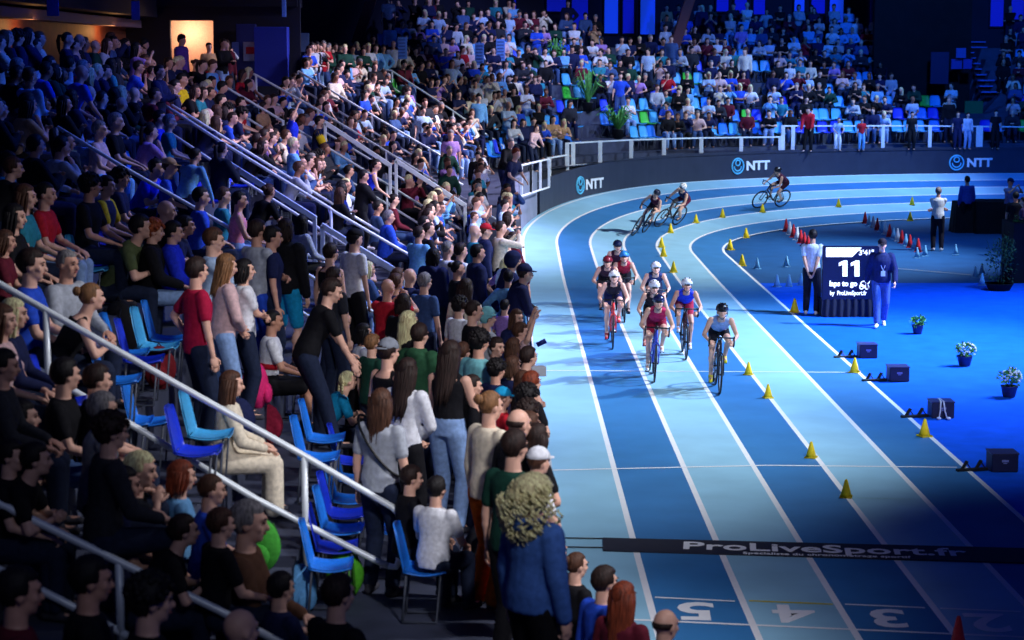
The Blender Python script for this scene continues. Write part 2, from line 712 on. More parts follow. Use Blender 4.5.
# end wall of the left stand with the lit doorway
D0, D1 = at_depth(170, 20, 57).x, at_depth(213, 20, 57).x
ZD = at_depth(190, 20.5, 57).z
w = MB()
w.box(((-12 + D0) / 2, 57.1, 5.6), (D0 + 12, 0.2, 3.2))
w.box(((D0 + D1) / 2, 57.1, (ZD + 7.2) / 2), (D1 - D0, 0.2, 7.2 - ZD))
xr = at_depth(300, 20, 57).x
w.box(((D1 + xr) / 2, 57.1, 5.6), (xr - D1, 0.2, 3.2))
struct(w, 'wall_end', M_NAVY)
w = MB()
w.box(((D0 + D1) / 2, 59.4, 5.5), (3.4, 0.15, 3.4))
w.box((D0 - 0.9, 58.3, 5.5), (0.15, 2.2, 3.4))
w.box((D1 + 0.9, 58.3, 5.5), (0.15, 2.2, 3.4))
struct(w, 'wall_corridor', mat('peach_wall', (235, 190, 165), 0.7))
lp = bpy.data.lights.new('corridor_lamp', 'POINT')
lp.energy = 55
lp.color = (1.0, 0.62, 0.42)
lp.shadow_soft_size = 0.15
lo = bpy.data.objects.new('corridor_lamp', lp)
lo.location = (at_depth(188, 30, 58.6).x, 58.7, 6.2)
COL.objects.link(lo)
for px, py, Y, e in ((30, 24, 44, 14), (118, 22, 53, 22)):
    lp = bpy.data.lights.new('wall_lamp', 'POINT')
    lp.energy = e
    lp.color = (1.0, 0.45, 0.15)
    lp.shadow_soft_size = 0.1
    lo = bpy.data.objects.new('wall_lamp', lp)
    lo.location = (-10.2, Y, 6.15)
    COL.objects.link(lo)


def board(name, label, cat, x0, y0, x1, y1, Y, m, thick=0.05, group=None, extra=None):
    """flat board facing the camera side, spanning a box seen in the photograph, at distance Y"""
    a, b = at_depth(x0, y1, Y), at_depth(x1, y0, Y)
    mb = MB()
    mb.box(((a.x + b.x) / 2, Y, (a.z + b.z) / 2), (b.x - a.x, thick, b.z - a.z), bev=0.008)
    o = mb.build(name, m)
    if label:
        tag(o, label, cat, group)
        if name == 'hanging_banner':
            q = MB()
            for f_ in (0.15, 0.85):
                xx = a.x + (b.x - a.x) * f_
                q.tube([(xx, Y, b.z - 0.02), (xx, Y, b.z + 1.6)], 0.008, 5)
            q.build('hanging_cords', M_BLACK, o)
    else:
        o['kind'] = 'structure'
    return o


board('column', None, None, 256, 27, 288, 86, 56.4, mat('blue_column', (16, 38, 150), 0.7), 0.6)
board('wall_panel', None, None, 237, 24, 256, 84, 56.9, mat('blue_panel', (20, 32, 110), 0.7), 0.05)
b = board('hanging_banner', 'bright blue hanging banner in front of the beam at the far left', 'banner', 47, -6, 58.5, 16, 41, mat('banner_blue', (38, 84, 235), 0.6, emit=0.0), 0.03)
b = board('hanging_banner', 'narrow bright blue banner hanging left of the lit doorway', 'banner', 131.5, 1, 139.5, 20, 52, mat('banner_blue', (38, 84, 235), 0.6), 0.03)
b = board('hanging_banner', 'slim pale blue banner on the upper wall above the blue column', 'banner', 282, 0, 286, 17, 56.6, mat('banner_pale', (90, 140, 235), 0.6), 0.03)
po = board('poster', 'white poster with a red square on the blue wall beside the doorway', 'poster', 243.5, 42, 256, 61, 56.7, mat('poster_white', (190, 205, 240), 0.6), 0.02)
a_, b_ = at_depth(246, 54, 56.66), at_depth(254, 47, 56.66)
mb = MB()
mb.box(((a_.x + b_.x) / 2, 56.675, (a_.z + b_.z) / 2), (b_.x - a_.x, 0.02, b_.z - a_.z))
mb.build('red_square', mat('poster_red', (220, 40, 60), 0.6), po)
board('poster', 'small pale poster half hidden left of the red-square poster', 'poster', 232, 42, 239, 58, 56.7, mat('poster_blue', (90, 130, 225), 0.6), 0.02)
board('notice_board', 'small grey framed notice to the right of the blue column', 'notice', 299, 33, 309, 52, 60, mat('notice_grey', (80, 110, 170), 0.6), 0.05)
NB = [(398, 37, 407, 59, 'tall pale blue text panel above the middle crowd, first of three from the dark void'),
      (475, 43, 484, 65, 'tall blue text panel above the crowd, second of three from the dark void'),
      (496, 39, 505, 61, 'tall pale text panel above the crowd, third of three from the dark void')]
M_TXT = mat('panel_text', (60, 90, 150), 0.6)
for x0, y0, x1, y1, lab in NB:
    p, a = on_wall((x0 + x1) / 2, (y0 + y1) / 2, RW + 4.3)
    Y = p.y
    o = board('info_panel', lab, 'info panel', x0, y0, x1, y1, Y - 0.3, mat('panel_blue', (95, 140, 215), 0.6), 0.04)
    q = MB()
    A, B = at_depth(x0, y1, Y), at_depth(x1, y0, Y)
    for k in range(6):
        q.box(((A.x + B.x) / 2, Y - 0.33, A.z + (B.z - A.z) * (0.14 + 0.145 * k)), ((B.x - A.x) * 0.7, 0.012, 0.035))
    q.build('text_lines', M_TXT, o)
    q = MB()
    q.tube([(A.x + 0.05, Y - 0.28, A.z), (A.x + 0.05, Y - 0.28, A.z - 1.5)], 0.015, 6)
    q.build('leg', M_BLACK, o)
    q = MB()
    q.tube([(B.x - 0.05, Y - 0.28, A.z), (B.x - 0.05, Y - 0.28, A.z - 1.5)], 0.015, 6)
    q.build('leg', M_BLACK, o)
for x0, y0, x1, y1, lab in ((680, 47, 687, 66, 'slim blue panel right of the slanted brown strut'),
                            (879, 51, 883.5, 72, 'slim grey panel at the near side of the dark tunnel'),
                            (921, 52, 925.5, 72, 'slim grey panel at the right side of the dark tunnel')):
    board('info_panel', lab, 'info panel', x0, y0, x1, y1, 83.0, mat('panel_dim', (70, 100, 170), 0.6), 0.04)
# windows high behind the bend
nwin = 0
for x0, x1, yb_, mm in ((602.5, 618, 34, M_WIN), (621, 634, 34, M_WIN2), (638.5, 655, 35, M_WIN), (570, 588, 30, M_WIN2), (512, 516, 18, M_WIN2), (545, 566, 12, M_WIN2),
                        (715, 728.5, 12, M_WIN2), (733, 747, 14, M_WIN2), (752, 765, 15, M_WIN2), (793, 804.5, 12, M_WIN), (810, 825, 14, M_WIN2), (828, 843.5, 23, M_WIN),
                        (869, 872, 27, M_WIN2), (955, 970, 14, M_WIN2), (989, 1003.5, 27, M_WIN2), (1010, 1024, 20, M_WIN2)):
    l, al = on_wall(x0, yb_, RW + 10.42)
    r_, ar = on_wall(x1, yb_, RW + 10.42)
    ztop = 9.2
    mb = MB()
    d = (r_ - l)
    d.z = 0
    L = d.length
    ang = math.atan2(d.y, d.x)
    c = (l + r_) / 2
    zc = (l.z + ztop) / 2
    R3 = Matrix.Rotation(ang, 3, 'Z')
    nwin += 1
    mb.box((c.x, c.y, zc), (L, 0.05, ztop - l.z), R3, 0)
    fr = 0.06
    nrm = R3 @ Vector((0, -0.04, 0))
    for dx in (-L / 2, L / 2):
        mb.box(Vector((c.x, c.y, zc)) + R3 @ Vector((dx, -0.04, 0)), (fr, 0.08, ztop - l.z), R3, 1)
    mb.box(Vector((c.x, c.y, l.z)) + nrm, (L + fr, 0.08, fr), R3, 1)
    struct(mb, 'window_%d' % nwin, [mm, M_NAVY])
# slanted brown struts and thin poles of the roof
for n_, (x0, y0, x1, y1, Y, wd) in enumerate(((374, -8, 356, 44, 68, 0.34), (692, -8, 671, 58, 78, 0.40))):
    mb = MB()
    A, B = at_depth(x0, y0, Y), at_depth(x1, y1, Y)
    A = A + (A - B) * 0.5
    d = (B - A)
    ang = math.atan2(d.x, -d.z)
    mb.box((A + B) / 2, (wd, wd * 0.8, d.length), Matrix.Rotation(-ang, 3, 'Y'), bev=0.03)
    struct(mb, 'beam_roof', mat('brown_strut', (110, 56, 52), 0.6))
for px, yb_, Y in ((911, 62, 82), (871, 28, 84)):
    A = at_depth(px, yb_, Y)
    mb = MB()
    mb.tube([A, A + Vector((0, 0, 5))], 0.06, 8)
    struct(mb, 'column_thin', mat('pole_blue', (40, 60, 150), 0.5))
# dark tunnel block behind the bend and the blue parapets next to it
wall_strip('wall_tunnel', Y0 + 20 * math.radians(77.5), Y0 + 20 * math.radians(87.0), RW + 4.6, 3.0, 10.5, M_VOID, 0.2)
for n_, (x0, y0, x1, y1, mm) in enumerate(((930, 52, 949, 84, (16, 26, 70)), (951, 59, 962, 69, (30, 60, 150)), (963, 59, 972, 69, (26, 50, 150)), (956, 48, 966, 58, (40, 80, 160)))):
    board('trim_13', None, None, x0, y0, x1, y1, 79.0 - 0.1 * n_, mat('parapet_%d' % n_, mm, 0.7), 0.08)
board('wall_green', None, None, 964, 101, 983, 128, 78.6, mat('green_wall', (30, 110, 60), 0.7), 0.08)
# stair flights in the bend, lit look put into the tread colour
M_STEP = mat('stair_step', (90, 120, 200), 0.6)


def stair(px_lo, py_lo, px_hi, py_hi, Ylo, Yhi, width, n):
    A, B = at_depth(px_lo, py_lo, Ylo), at_depth(px_hi, py_hi, Yhi)
    mb = MB()
    for k in range(n):
        p = A.lerp(B, k / (n - 1))
        mb.box(p, (width, 0.30, 0.05), mi=0)
        mb.box(p + Vector((0, 0.1, -0.12)), (width, 0.10, 0.2), mi=1)
    o = struct(mb, 'floor_stair', [M_STEP, M_NAVY])


stair(990, 92, 976, 42, 79.5, 84.5, 0.75, 10)
stair(764, 88, 757, 68, 79.0, 81.5, 1.0, 5)

# ------------------------------------------------------------------ handrails of the left stand


def handrail(label, Y, top, low, posts, r=0.027, hook=None, floor=None, Y1=None):
    yy = lambda px: Y if Y1 is None else Y
    t = empty('handrail', label, 'handrail', at_depth(*posts[0][:2], Y) if posts else (0, Y, 3))
    t['group'] = 'handrails on the stand aisles'
    o0 = t.location.copy()

    def P(px, py):
        return at_depth(px, py, Y) - o0
    mb = MB()
    mb.tube([P(*p) for p in top], r, 10)
    mb.build('top_rail', M_STEEL, t, True)
    if low:
        mb = MB()
        mb.tube([P(*p) for p in low], r, 10)
        mb.build('mid_rail', M_STEEL, t, True)
    for px, y0, y1 in posts:
        mb = MB()
        A, B = P(px, y0), P(px, y1)
        mb.tube([A, Vector((A.x, A.y, B.z))], r, 10)
        mb.build('post', M_STEEL, t, True)
    return t


handrail('thick pale handrail crossing the dark bottom left corner', 12.5, [(-60, 474), (0, 504), (220, 611), (290, 648)], [(-60, 540), (60, 600), (150, 648)], [(119, 563, 640), (-20, 495, 600)])
handrail('nearest long handrail with a rounded lower end beside the walkway', 16.3,
         [(-80, 240), (0, 284), (150, 369), (301, 454), (392, 507), (398, 513), (399, 520), (399, 560), (396, 567), (388, 566)],
         [(388, 566), (375, 560), (256, 499), (120, 418), (0, 347), (-80, 302)], [(46, 310, 440), (304.5, 456, 583)], 0.028)
handrail('long handrail passing behind the man in the crimson shirt', 27.4, [(57, 127), (130, 171), (237, 232), (310, 276), (387, 320), (436, 349)],
         [(49, 166), (130, 213), (185, 241), (272, 295), (340, 335), (410, 376)], [(57, 127, 172), (237, 232, 282), (398, 327, 378)])
handrail('double handrail descending through the middle of the stand', 34.6, [(158, 101), (223, 143), (331, 209), (335, 212), (418, 260), (425, 266)],
         [(158, 125), (223, 168), (331, 236), (418, 286)], [(158, 101, 133), (331, 210, 262), (418, 260, 300)])
handrail('second thin rail right behind the double handrail', 35.5, [(160, 98), (225, 138), (331, 203), (424, 258)], None, [(335, 205, 250)])
G = [((226, 162), (316, 219), 'broad pale guard rail along the upper half of the stair well'), ((321, 225), (404, 276), 'broad pale guard rail along the lower half of the stair well'),
     ((324, 122), (391, 166), 'broad pale guard rail beside the upper stair well'), ((395, 160), (466, 206), 'broad pale guard rail below the upper stair well')]
for (a, b, lab), Y in zip(G, (33.0, 33.0, 43.4, 43.4)):
    t = empty('guard_rail', lab, 'guard rail', at_depth(a[0], a[1], Y))
    A, B = at_depth(*a, Y), at_depth(*b, Y)
    d = B - A
    ang = math.atan2(-d.z, d.x)
    mb = MB()
    mb.box(d / 2, (d.length, 0.05, 0.10), Matrix.Rotation(ang, 3, 'Y'), bev=0.01)
    mb.build('rail_plate', M_STEEL, t)
    for k in (0, 1):
        q = d * (0.985 if k else 0.015)
        mb = MB()
        mb.box(q + Vector((0, 0, -0.45)), (0.07, 0.05, 0.9), bev=0.01)
        mb.build('post', M_STEEL, t)
handrail('handrail with paired posts right of the yellow-sleeved jacket', 44.4, [(210, 80), (217, 82), (256, 105), (283, 121), (348, 160), (398, 191), (481, 242)],
         [(217, 100), (283, 140), (348, 180), (481, 262)], [(217, 82, 118), (283, 121, 160), (387, 186, 222), (461, 230, 268)], 0.028)
handrail('handrail starting at the blue column foot', 49.0, [(250, 73), (256, 75), (318, 110), (381, 148), (458, 195), (508, 227)],
         [(256, 92), (318, 128), (381, 166), (508, 244)], [(256, 75, 108), (318, 110, 145), (386, 151, 190), (459, 196, 240)], 0.028)
handrail('handrail right of the column leading down to the corner of the bend', 53.5, [(298, 71), (372, 115), (421, 144), (430, 149), (463, 169)],
         [(300, 88), (372, 131), (463, 185)], [(298, 71, 100), (372, 115, 146), (430, 149, 180), (446, 159, 188)], 0.028)
handrail('farthest long handrail that begins with a flat top and ends at the bend', 61.5, [(373, 70), (391, 70.5), (395, 73), (453, 111), (503, 146)],
         [(381, 86), (393, 88), (441, 120), (498, 158)], [(392, 71, 104), (453, 111, 135), (503, 146, 180)], 0.028)
handrail('short handrail with flat top beside the lit doorway', 50.5, [(197, 78), (214, 78), (222, 83), (252, 103)], None, [(197, 78, 108), (216, 79, 112)], 0.028)

# ------------------------------------------------------------------ railings above the bend
rail_seq = [(511, 166, 0), (531, 163.5, 0), (549, 161, 0), (567, 158.5, 0)]


def railing(lab, pts, drop, wide=0.085):
    """pts = (px, py_top); every panel between two posts is one railing"""
    for k in range(len(pts) - 1):
        (xa, ya), (xb, yb2) = pts[k], pts[k + 1]
        A, _ = on_wall(xa, ya, RW + 0.12)
        B, _ = on_wall(xb, yb2, RW + 0.12)
        t = empty('railing', lab % ('first', 'second', 'third', 'fourth', 'fifth', 'sixth', 'seventh')[k], 'railing', A, group='white railings around the bend')
        d = B - A
        mb = MB()
        mb.box(d / 2, (d.length, 0.05, 0.05), Vector((1, 0, 0)).rotation_difference(d.normalized()).to_matrix(), bev=0.008)
        mb.build('top_rail', M_STEEL, t)
        mb = MB()
        mb.box(d / 2 - Vector((0, 0, drop)), (d.length, 0.04, 0.04), Vector((1, 0, 0)).rotation_difference(d.normalized()).to_matrix(), bev=0.008)
        mb.build('bottom_rail', M_STEEL, t)
        for q in ((Vector((0, 0, 0)), d) if k == len(pts) - 2 else (Vector((0, 0, 0)),)):
            mb = MB()
            mb.box(q - Vector((0, 0, drop / 2)), (wide * 1.6, wide, drop + 0.06), bev=0.008)
            mb.build('post', M_STEEL, t)


railing('low white railing panel at the corner of the bend, %s from the stand', [(549, 158), (567, 155)], 0.75)
railing('white railing panel over the first ring logo, %s from its tall end post', [(567, 143.5), (573, 143), (600, 141.5), (631, 140), (664, 139), (701, 138), (741, 137.5), (780, 137)], 0.72)
railing('tall white railing panel at the far side of the bend, %s from the left', [(783, 126), (793, 126), (837, 126), (883, 126), (930, 126), (978, 126.5)], 0.95)
railing('tall white railing panel at the right end of the bend, %s past the gap', [(981, 126.5), (1028, 127)], 0.95)
# straight part of the railing beside the stand corner
for (xa, ya), (xb, yb2), Y1_, Y2_, lab in (((511, 168), (531, 163), 53.5, 57.0, 'white railing panel that people lean on at the stand corner, nearer one'),
                                          ((531, 163), (549, 159), 57.0, 60.5, 'white railing panel at the stand corner, farther one')):
    A, B = at_depth(xa, ya, Y1_), at_depth(xb, yb2, Y2_)
    t = empty('railing', lab, 'railing', A, group='white railings around the bend')
    d = B - A
    Rm = Vector((1, 0, 0)).rotation_difference(d.normalized()).to_matrix()
    for nm, dz in (('top_rail', 0), ('bottom_rail', -0.85)):
        mb = MB()
        mb.box(d / 2 + Vector((0, 0, dz)), (d.length, 0.05, 0.05), Rm, bev=0.008)
        mb.build(nm, M_STEEL, t)
    for q in (0, 0.5, 1):
        mb = MB()
        mb.box(d * q - Vector((0, 0, 0.42)), (0.08, 0.06, 0.9), bev=0.008)
        mb.build('post', M_STEEL, t)
A = at_depth(510, 168, 52.5)
mb = MB()
mb.box((A.x, A.y, A.z - 1.0), (0.13, 0.10, 2.1), bev=0.01)
tag(mb.build('barrier_post', M_STEEL), 'tall white post at the corner where the stand meets the bend', 'post')

# ------------------------------------------------------------------ people: joints first, then one fused surface per body or garment
V = Vector


def ik(a, t, l1, l2, pole):
    d = t - a
    L = d.length
    mx = (l1 + l2) * 0.998
    if L > mx:
        t = a + d * (mx / L)
        d = t - a
        L = mx
    L = max(L, abs(l1 - l2) + 0.02)
    k = (l1 * l1 - l2 * l2 + L * L) / (2 * L)
    h = math.sqrt(max(l1 * l1 - k * k, 0))
    u = d.normalized()
    p = pole - u * pole.dot(u)
    p = p.normalized() if p.length > 1e-5 else u.orthogonal()
    return a + u * k + p * h, t


def joints(P):
    """P: pose dictionary -> dictionary of joints (metres, facing +Y, feet at z=0)"""
    J = {}
    pel = V(P.get('pel', (0, 0, 0.95)))
    l0, l1 = math.radians(P.get('lean', 3)), math.radians(P.get('lean2', P.get('lean', 3)))
    tw = math.radians(P.get('twist', 0))
    sd = math.radians(P.get('side', 0))
    T = 0.52
    pts = [pel]
    frames = []
    p = pel.copy()
    N = 8
    for k in range(N + 1):
        t = k / N
        a = l0 + (l1 - l0) * t
        up = (Matrix.Rotation(-sd * t, 3, 'Y') @ V((0, math.sin(a), math.cos(a)))).normalized()
        sx = Matrix.Rotation(tw * t, 3, up) @ V((1, 0, 0))
        sx = (sx - up * sx.dot(up)).normalized()
        fw = up.cross(sx)
        frames.append((p.copy(), up, sx, fw))
        p = p + up * T / N
    J['spine'] = frames
    pb, up, sx, fw = frames[-1]
    J['neck'] = pb
    hy, hp, hr = (math.radians(v) for v in P.get('head', (0, 5, 0)))
    hl = math.radians(P.get('hlean', P.get('lean2', P.get('lean', 3)) * 0.5))
    nd = V((0, math.sin(hl), math.cos(hl)))
    hc = pb + nd * 0.105 + V((0, 0.02, 0.065))
    hm = Matrix.Rotation(hy + tw, 3, 'Z') @ Matrix.Rotation(hr, 3, 'Y') @ Matrix.Rotation(-hp, 3, 'X')
    J['head'], J['hm'] = hc, hm
    cp, cu, cs, cf = frames[7]
    sw = P.get('sw', 0.172)
    for sgn, n in ((-1, 'L'), (1, 'R')):
        J['hip' + n] = pel + V((sgn * 0.088, 0, -0.02))
        J['sho' + n] = cp + cs * sgn * sw + cu * 0.005
        ft = V(P['foot' + n])
        kp = V(P.get('kpole' + n, P.get('kpole', (sgn * 0.12, 1, 0.1))))
        J['knee' + n], J['ank' + n] = ik(J['hip' + n], ft, 0.44, 0.42, kp)
        J['toe' + n] = V(P.get('toe' + n, (sgn * 0.25, 1, -0.0))).normalized()
        ht = V(P['hand' + n])
        ep = V(P.get('epole' + n, P.get('epole', (sgn * 0.7, -0.8, -0.5))))
        if 'epole' in P and 'epole' + n not in P:
            ep = V((sgn * abs(ep.x), ep.y, ep.z))
        J['elb' + n], J['wri' + n] = ik(J['sho' + n], ht, 0.285, 0.255, ep)
    return J


def hand_prims(mb, J, n, P, fine):
    sgn = 1 if n == 'R' else -1
    w = J['wri' + n]
    fdir = (w - J['elb' + n]).normalized()
    pd = V(P.get('palm' + n, P.get('palm', (-sgn, 0, -0.2))))
    if 'palm' in P and 'palm' + n not in P:
        pd = V((pd.x * (sgn), pd.y, pd.z))
    pd = (pd - fdir * pd.dot(fdir))
    pd = pd.normalized() if pd.length > 1e-4 else fdir.orthogonal().normalized()
    sd = fdir.cross(pd).normalized()
    # thumb side: towards the middle of the body or up
    ts = sd if sd.dot(V((-sgn * 0.4, 0.3, 0.8))) > 0 else -sd
    R = Matrix((ts, fdir, pd)).transposed()
    mb.ell(w + fdir * 0.05, (0.040, 0.058, 0.018), R, 10, 6)
    curl = P.get('curl', 30)
    if not fine:
        mb.ell(w + fdir * 0.115 + pd * 0.02, (0.034, 0.04, 0.018), R, 8, 6)
        return
    for k in range(4):
        b = w + fdir * 0.085 + ts * (0.030 - 0.020 * k)
        d = fdir
        ln = (0.9, 1.0, 0.94, 0.75)[k]
        for j, L in enumerate((0.040, 0.028, 0.022)):
            d = (Matrix.Rotation(math.radians((curl + 6 * k) * (1 if j else 0.7)), 3, fdir.cross(pd)) @ d)
            e = b + d * L * ln
            mb.cap(b, e, 0.0095 - 0.001 * j, 0.0088 - 0.001 * j, 6)
            b = e
    b = w + fdir * 0.025 + ts * 0.030
    d = (fdir * 0.7 + ts * 0.6 + pd * 0.35).normalized()
    mb.cap(b, b + d * 0.042, 0.012, 0.0105, 6)
    d2 = (fdir * 0.9 + ts * 0.1 + pd * 0.5).normalized()
    mb.cap(b + d * 0.042, b + d * 0.042 + d2 * 0.03, 0.0105, 0.009, 6)


def torso(mb, J, g, a=0, b=8, hips=1.0):
    prof = [(0.155, 0.108), (0.160, 0.112), (0.148, 0.104), (0.138, 0.098), (0.146, 0.104), (0.162, 0.112), (0.176, 0.112), (0.168, 0.098), (0.075, 0.066)]
    rings = []
    for k in range(a, b + 1):
        c, up, sx, fw = J['spine'][k]
        rx, ry = prof[k]
        if k == 0:
            c = c - up * 0.05
        rings.append((c + fw * (0.012 if 4 <= k <= 6 else 0), sx * (rx + g) * (hips if k < 3 else 1), fw * (ry + g)))
    mb.loft(rings, 16)


def body_prims(J, P, fine):
    mb = MB()
    hc, hm = J['head'], J['hm']
    hf = lambda v: hc + hm @ V(v)
    mb.ell(hf((0, -0.012, 0.022)), (0.076, 0.096, 0.093), hm, 16, 12)
    mb.ell(hf((0, 0.024, -0.052)), (0.056, 0.066, 0.062), hm, 14, 10)
    mb.ell(hf((0, 0.062, -0.088)), (0.028, 0.024, 0.022), hm, 8, 6)
    mb.cap(hf((0, 0.084, 0.012)), hf((0, 0.108, -0.028)), 0.011, 0.016, 8)
    mb.ell(hf((0, 0.083, 0.032)), (0.058, 0.018, 0.012), hm, 10, 6)
    for s in (-1, 1):
        mb.ell(hf((s * 0.078, -0.008, -0.012)), (0.011, 0.020, 0.032), hm, 8, 6)
        mb.ell(hf((s * 0.042, 0.062, -0.022)), (0.022, 0.026, 0.022), hm, 8, 6)
    mb.cap(J['neck'] - J['spine'][8][1] * 0.03, hf((0, -0.018, -0.06)), 0.062, 0.054, 12)
    torso(mb, J, -0.008)
    for n in 'LR':
        mb.cap(J['sho' + n], J['elb' + n], 0.052, 0.039, 10)
        mb.cap(J['elb' + n], J['wri' + n], 0.038, 0.025, 10)
        e, w = J['elb' + n], J['wri' + n]
        mb.ell(e.lerp(w, 0.28), (0.041, 0.041, 0.06), (w - e).to_track_quat('Z', 'Y').to_matrix(), 8, 6)
        mb.cap(J['hip' + n], J['knee' + n], 0.088, 0.054, 12)
        k, a = J['knee' + n], J['ank' + n]
        mb.cap(k, a, 0.050, 0.036, 10)
        mb.ell(k.lerp(a, 0.3) - V((0, 0.01, 0)), (0.056, 0.058, 0.10), (a - k).to_track_quat('Z', 'Y').to_matrix(), 10, 8)
        t = J['toe' + n]
        mb.cap(a - t * 0.02 - V((0, 0, 0.03)), a + t * 0.14 - V((0, 0, 0.045)), 0.034, 0.028, 8)
        hand_prims(mb, J, n, P, False)
    return mb


def garment_prims(kind, J, P):
    mb = MB()
    loose = 0.014
    if kind in ('tee', 'long', 'tank', 'jacket', 'hoodie', 'crop', 'polo', 'skinsuit_top'):
        g = {'tee': 0.016, 'polo': 0.016, 'long': 0.018, 'tank': 0.010, 'crop': 0.009, 'jacket': 0.034, 'hoodie': 0.032, 'skinsuit_top': 0.006}[kind]
        torso(mb, J, g, 0 if kind not in ('crop', 'skinsuit_top') else 2, 7)
        c, up, sx, fw = J['spine'][7]
        n = J['neck']
        if kind in ('tank', 'crop', 'skinsuit_top'):
            for s in (-1, 1):
                mb.cap(c + sx * s * 0.10 + up * 0.02, c + sx * s * 0.085 + up * 0.052, 0.05, 0.026, 8)
            if kind == 'skinsuit_top':
                mb.loft([(c - up * 0.01, sx * 0.155, fw * 0.108), (c + up * 0.03, sx * 0.11, fw * 0.088), (n - up * 0.005, sx * 0.068, fw * 0.066)], 14)
        else:
            mb.loft([(c, sx * (0.17 + g), fw * (0.095 + g)), (c + up * 0.05, sx * (0.11 + g), fw * (0.075 + g)), (n + up * 0.005, sx * (0.062 + g * .6), fw * (0.06 + g * .6))], 16)
        if kind in ('hoodie', 'jacket'):
            mb.loft([(n - up * 0.02, sx * 0.10, fw * 0.09), (n + up * 0.035, sx * 0.085, fw * 0.08)], 14)
        if kind == 'hoodie':
            mb.ell(n - fw * 0.09 - up * 0.02, (0.11, 0.06, 0.07), None, 12, 8)
        for q in 'LR':
            s, e, w = J['sho' + q], J['elb' + q], J['wri' + q]
            if kind in ('tee', 'polo'):
                mb.cap(s, s.lerp(e, 0.62), 0.066, 0.060, 12)
            elif kind in ('long', 'jacket', 'hoodie'):
                mb.cap(s, e, 0.054 + g, 0.044 + g * .8, 12)
                mb.cap(e, e.lerp(w, 0.93), 0.043 + g * .8, 0.030 + g * .7, 12)
    if kind in ('trousers', 'jeans', 'shorts', 'bibs', 'skirt', 'wide'):
        g = {'trousers': 0.016, 'jeans': 0.015, 'shorts': 0.022, 'bibs': 0.007, 'skirt': 0.01, 'wide': 0.02}[kind]
        torso(mb, J, g * 0.8, 0, 2)
        for q in 'LR':
            h, k, a = J['hip' + q], J['knee' + q], J['ank' + q]
            if kind in ('shorts', 'bibs'):
                f = 0.85 if kind == 'shorts' else 0.62
                mb.cap(h, h.lerp(k, f), 0.090 + g, 0.062 + g, 12)
            else:
                mb.cap(h, k, 0.090 + g, 0.064 + g, 12)
                mb.cap(k, k.lerp(a, 0.95), 0.064 + g, 0.046 + g * (2.2 if kind == 'wide' else 1.2), 12)
    if kind == 'shoes':
        for q in 'LR':
            a, t = J['ank' + q], J['toe' + q]
            u = V((0, 0, 1))
            d = P.get('shoedrop', 0.045)
            mb.cap(a - t * 0.035 - u * d, a + t * 0.155 - u * (d + 0.008), 0.040, 0.034, 10)
            mb.cap(a - t * 0.02 - u * 0.01, a + t * 0.05 - u * 0.035, 0.043, 0.036, 10)
    return mb


def fuse(mb, voxel, faces=None, smooth=2):
    me = mb.mesh('tmp', [])
    o = bpy.data.objects.new('tmp', me)
    COL.objects.link(o)
    r = o.modifiers.new('r', 'REMESH')
    r.mode = 'VOXEL'
    r.voxel_size = voxel
    r.use_smooth_shade = True
    s = o.modifiers.new('s', 'SMOOTH')
    s.factor = 0.5
    s.iterations = smooth
    if faces:
        bpy.context.view_layer.update()
        n = len(o.evaluated_get(bpy.context.evaluated_depsgraph_get()).data.polygons) * 2
        if n > faces:
            d = o.modifiers.new('d', 'DECIMATE')
            d.ratio = faces / n
    bpy.context.view_layer.update()
    out = bpy.data.meshes.new_from_object(o.evaluated_get(bpy.context.evaluated_depsgraph_get()))
    bpy.data.objects.remove(o)
    bpy.data.meshes.remove(me)
    out.polygons.foreach_set('use_smooth', [True] * len(out.polygons))
    return out


def join_extra(me, mb, mats):
    """append the islands of mb to me (face details, fingers); material indices as in mb"""
    n0, v0 = len(me.vertices), np.empty(len(me.vertices) * 3, np.float32)
    me.vertices.foreach_get('co', v0)
    verts = [tuple(v) for v in v0.reshape(-1, 3)] + [tuple(v) for v in mb.v]
    faces = [tuple(p.vertices) for p in me.polygons] + [tuple(i + n0 for i in f) for f in mb.f]
    mi = [0] * len(me.polygons) + mb.mi
    out = bpy.data.meshes.new('body')
    out.from_pydata(verts, [], faces)
    for m in mats:
        out.materials.append(m)
    out.polygons.foreach_set('material_index', mi)
    out.polygons.foreach_set('use_smooth', [True] * len(faces))
    out.update()
    return out


SIT = dict(pel=(0, 0, 0.55), footL=(-0.13, 0.42, 0.09), footR=(0.13, 0.43, 0.09), kpole=(0, 0.6, 1))
STD = dict(footL=(-0.11, 0.0, 0.09), footR=(0.11, 0.0, 0.09))


def mk(base, **k):
    d = dict(base)
    d.update(k)
    return d


def bike_pose(phi, lean=56, hp=-38, hy=0, drops=True):
    """phi: crank angle of the right foot, degrees from front horizontal, up positive"""
    f = math.radians(phi)
    r = 0.17
    R_ = V((0.115, r * math.cos(f), 0.29 + r * math.sin(f)))
    L_ = V((-0.115, -r * math.cos(f), 0.29 - r * math.sin(f)))
    return dict(pel=(0, -0.26, 1.0), lean=lean + 2, lean2=lean + 14, hlean=lean - 6, head=(hy, hp + 26, 0),
                footR=R_ + V((0, -0.09, 0.10)), footL=L_ + V((0, -0.09, 0.10)), toeR=(0.05, 1, -0.15), toeL=(-0.05, 1, -0.15), kpole=(0, 1, 0.35), kpoleL=(-0.12, 1, 0.35), kpoleR=(0.12, 1, 0.35),
                handL=(-0.205, 0.42, 0.88), handR=(0.205, 0.42, 0.88), epole=(0.6, -0.5, -0.7), palm=(-0.6, 0.2, -0.8), curl=55, shoedrop=0.05)


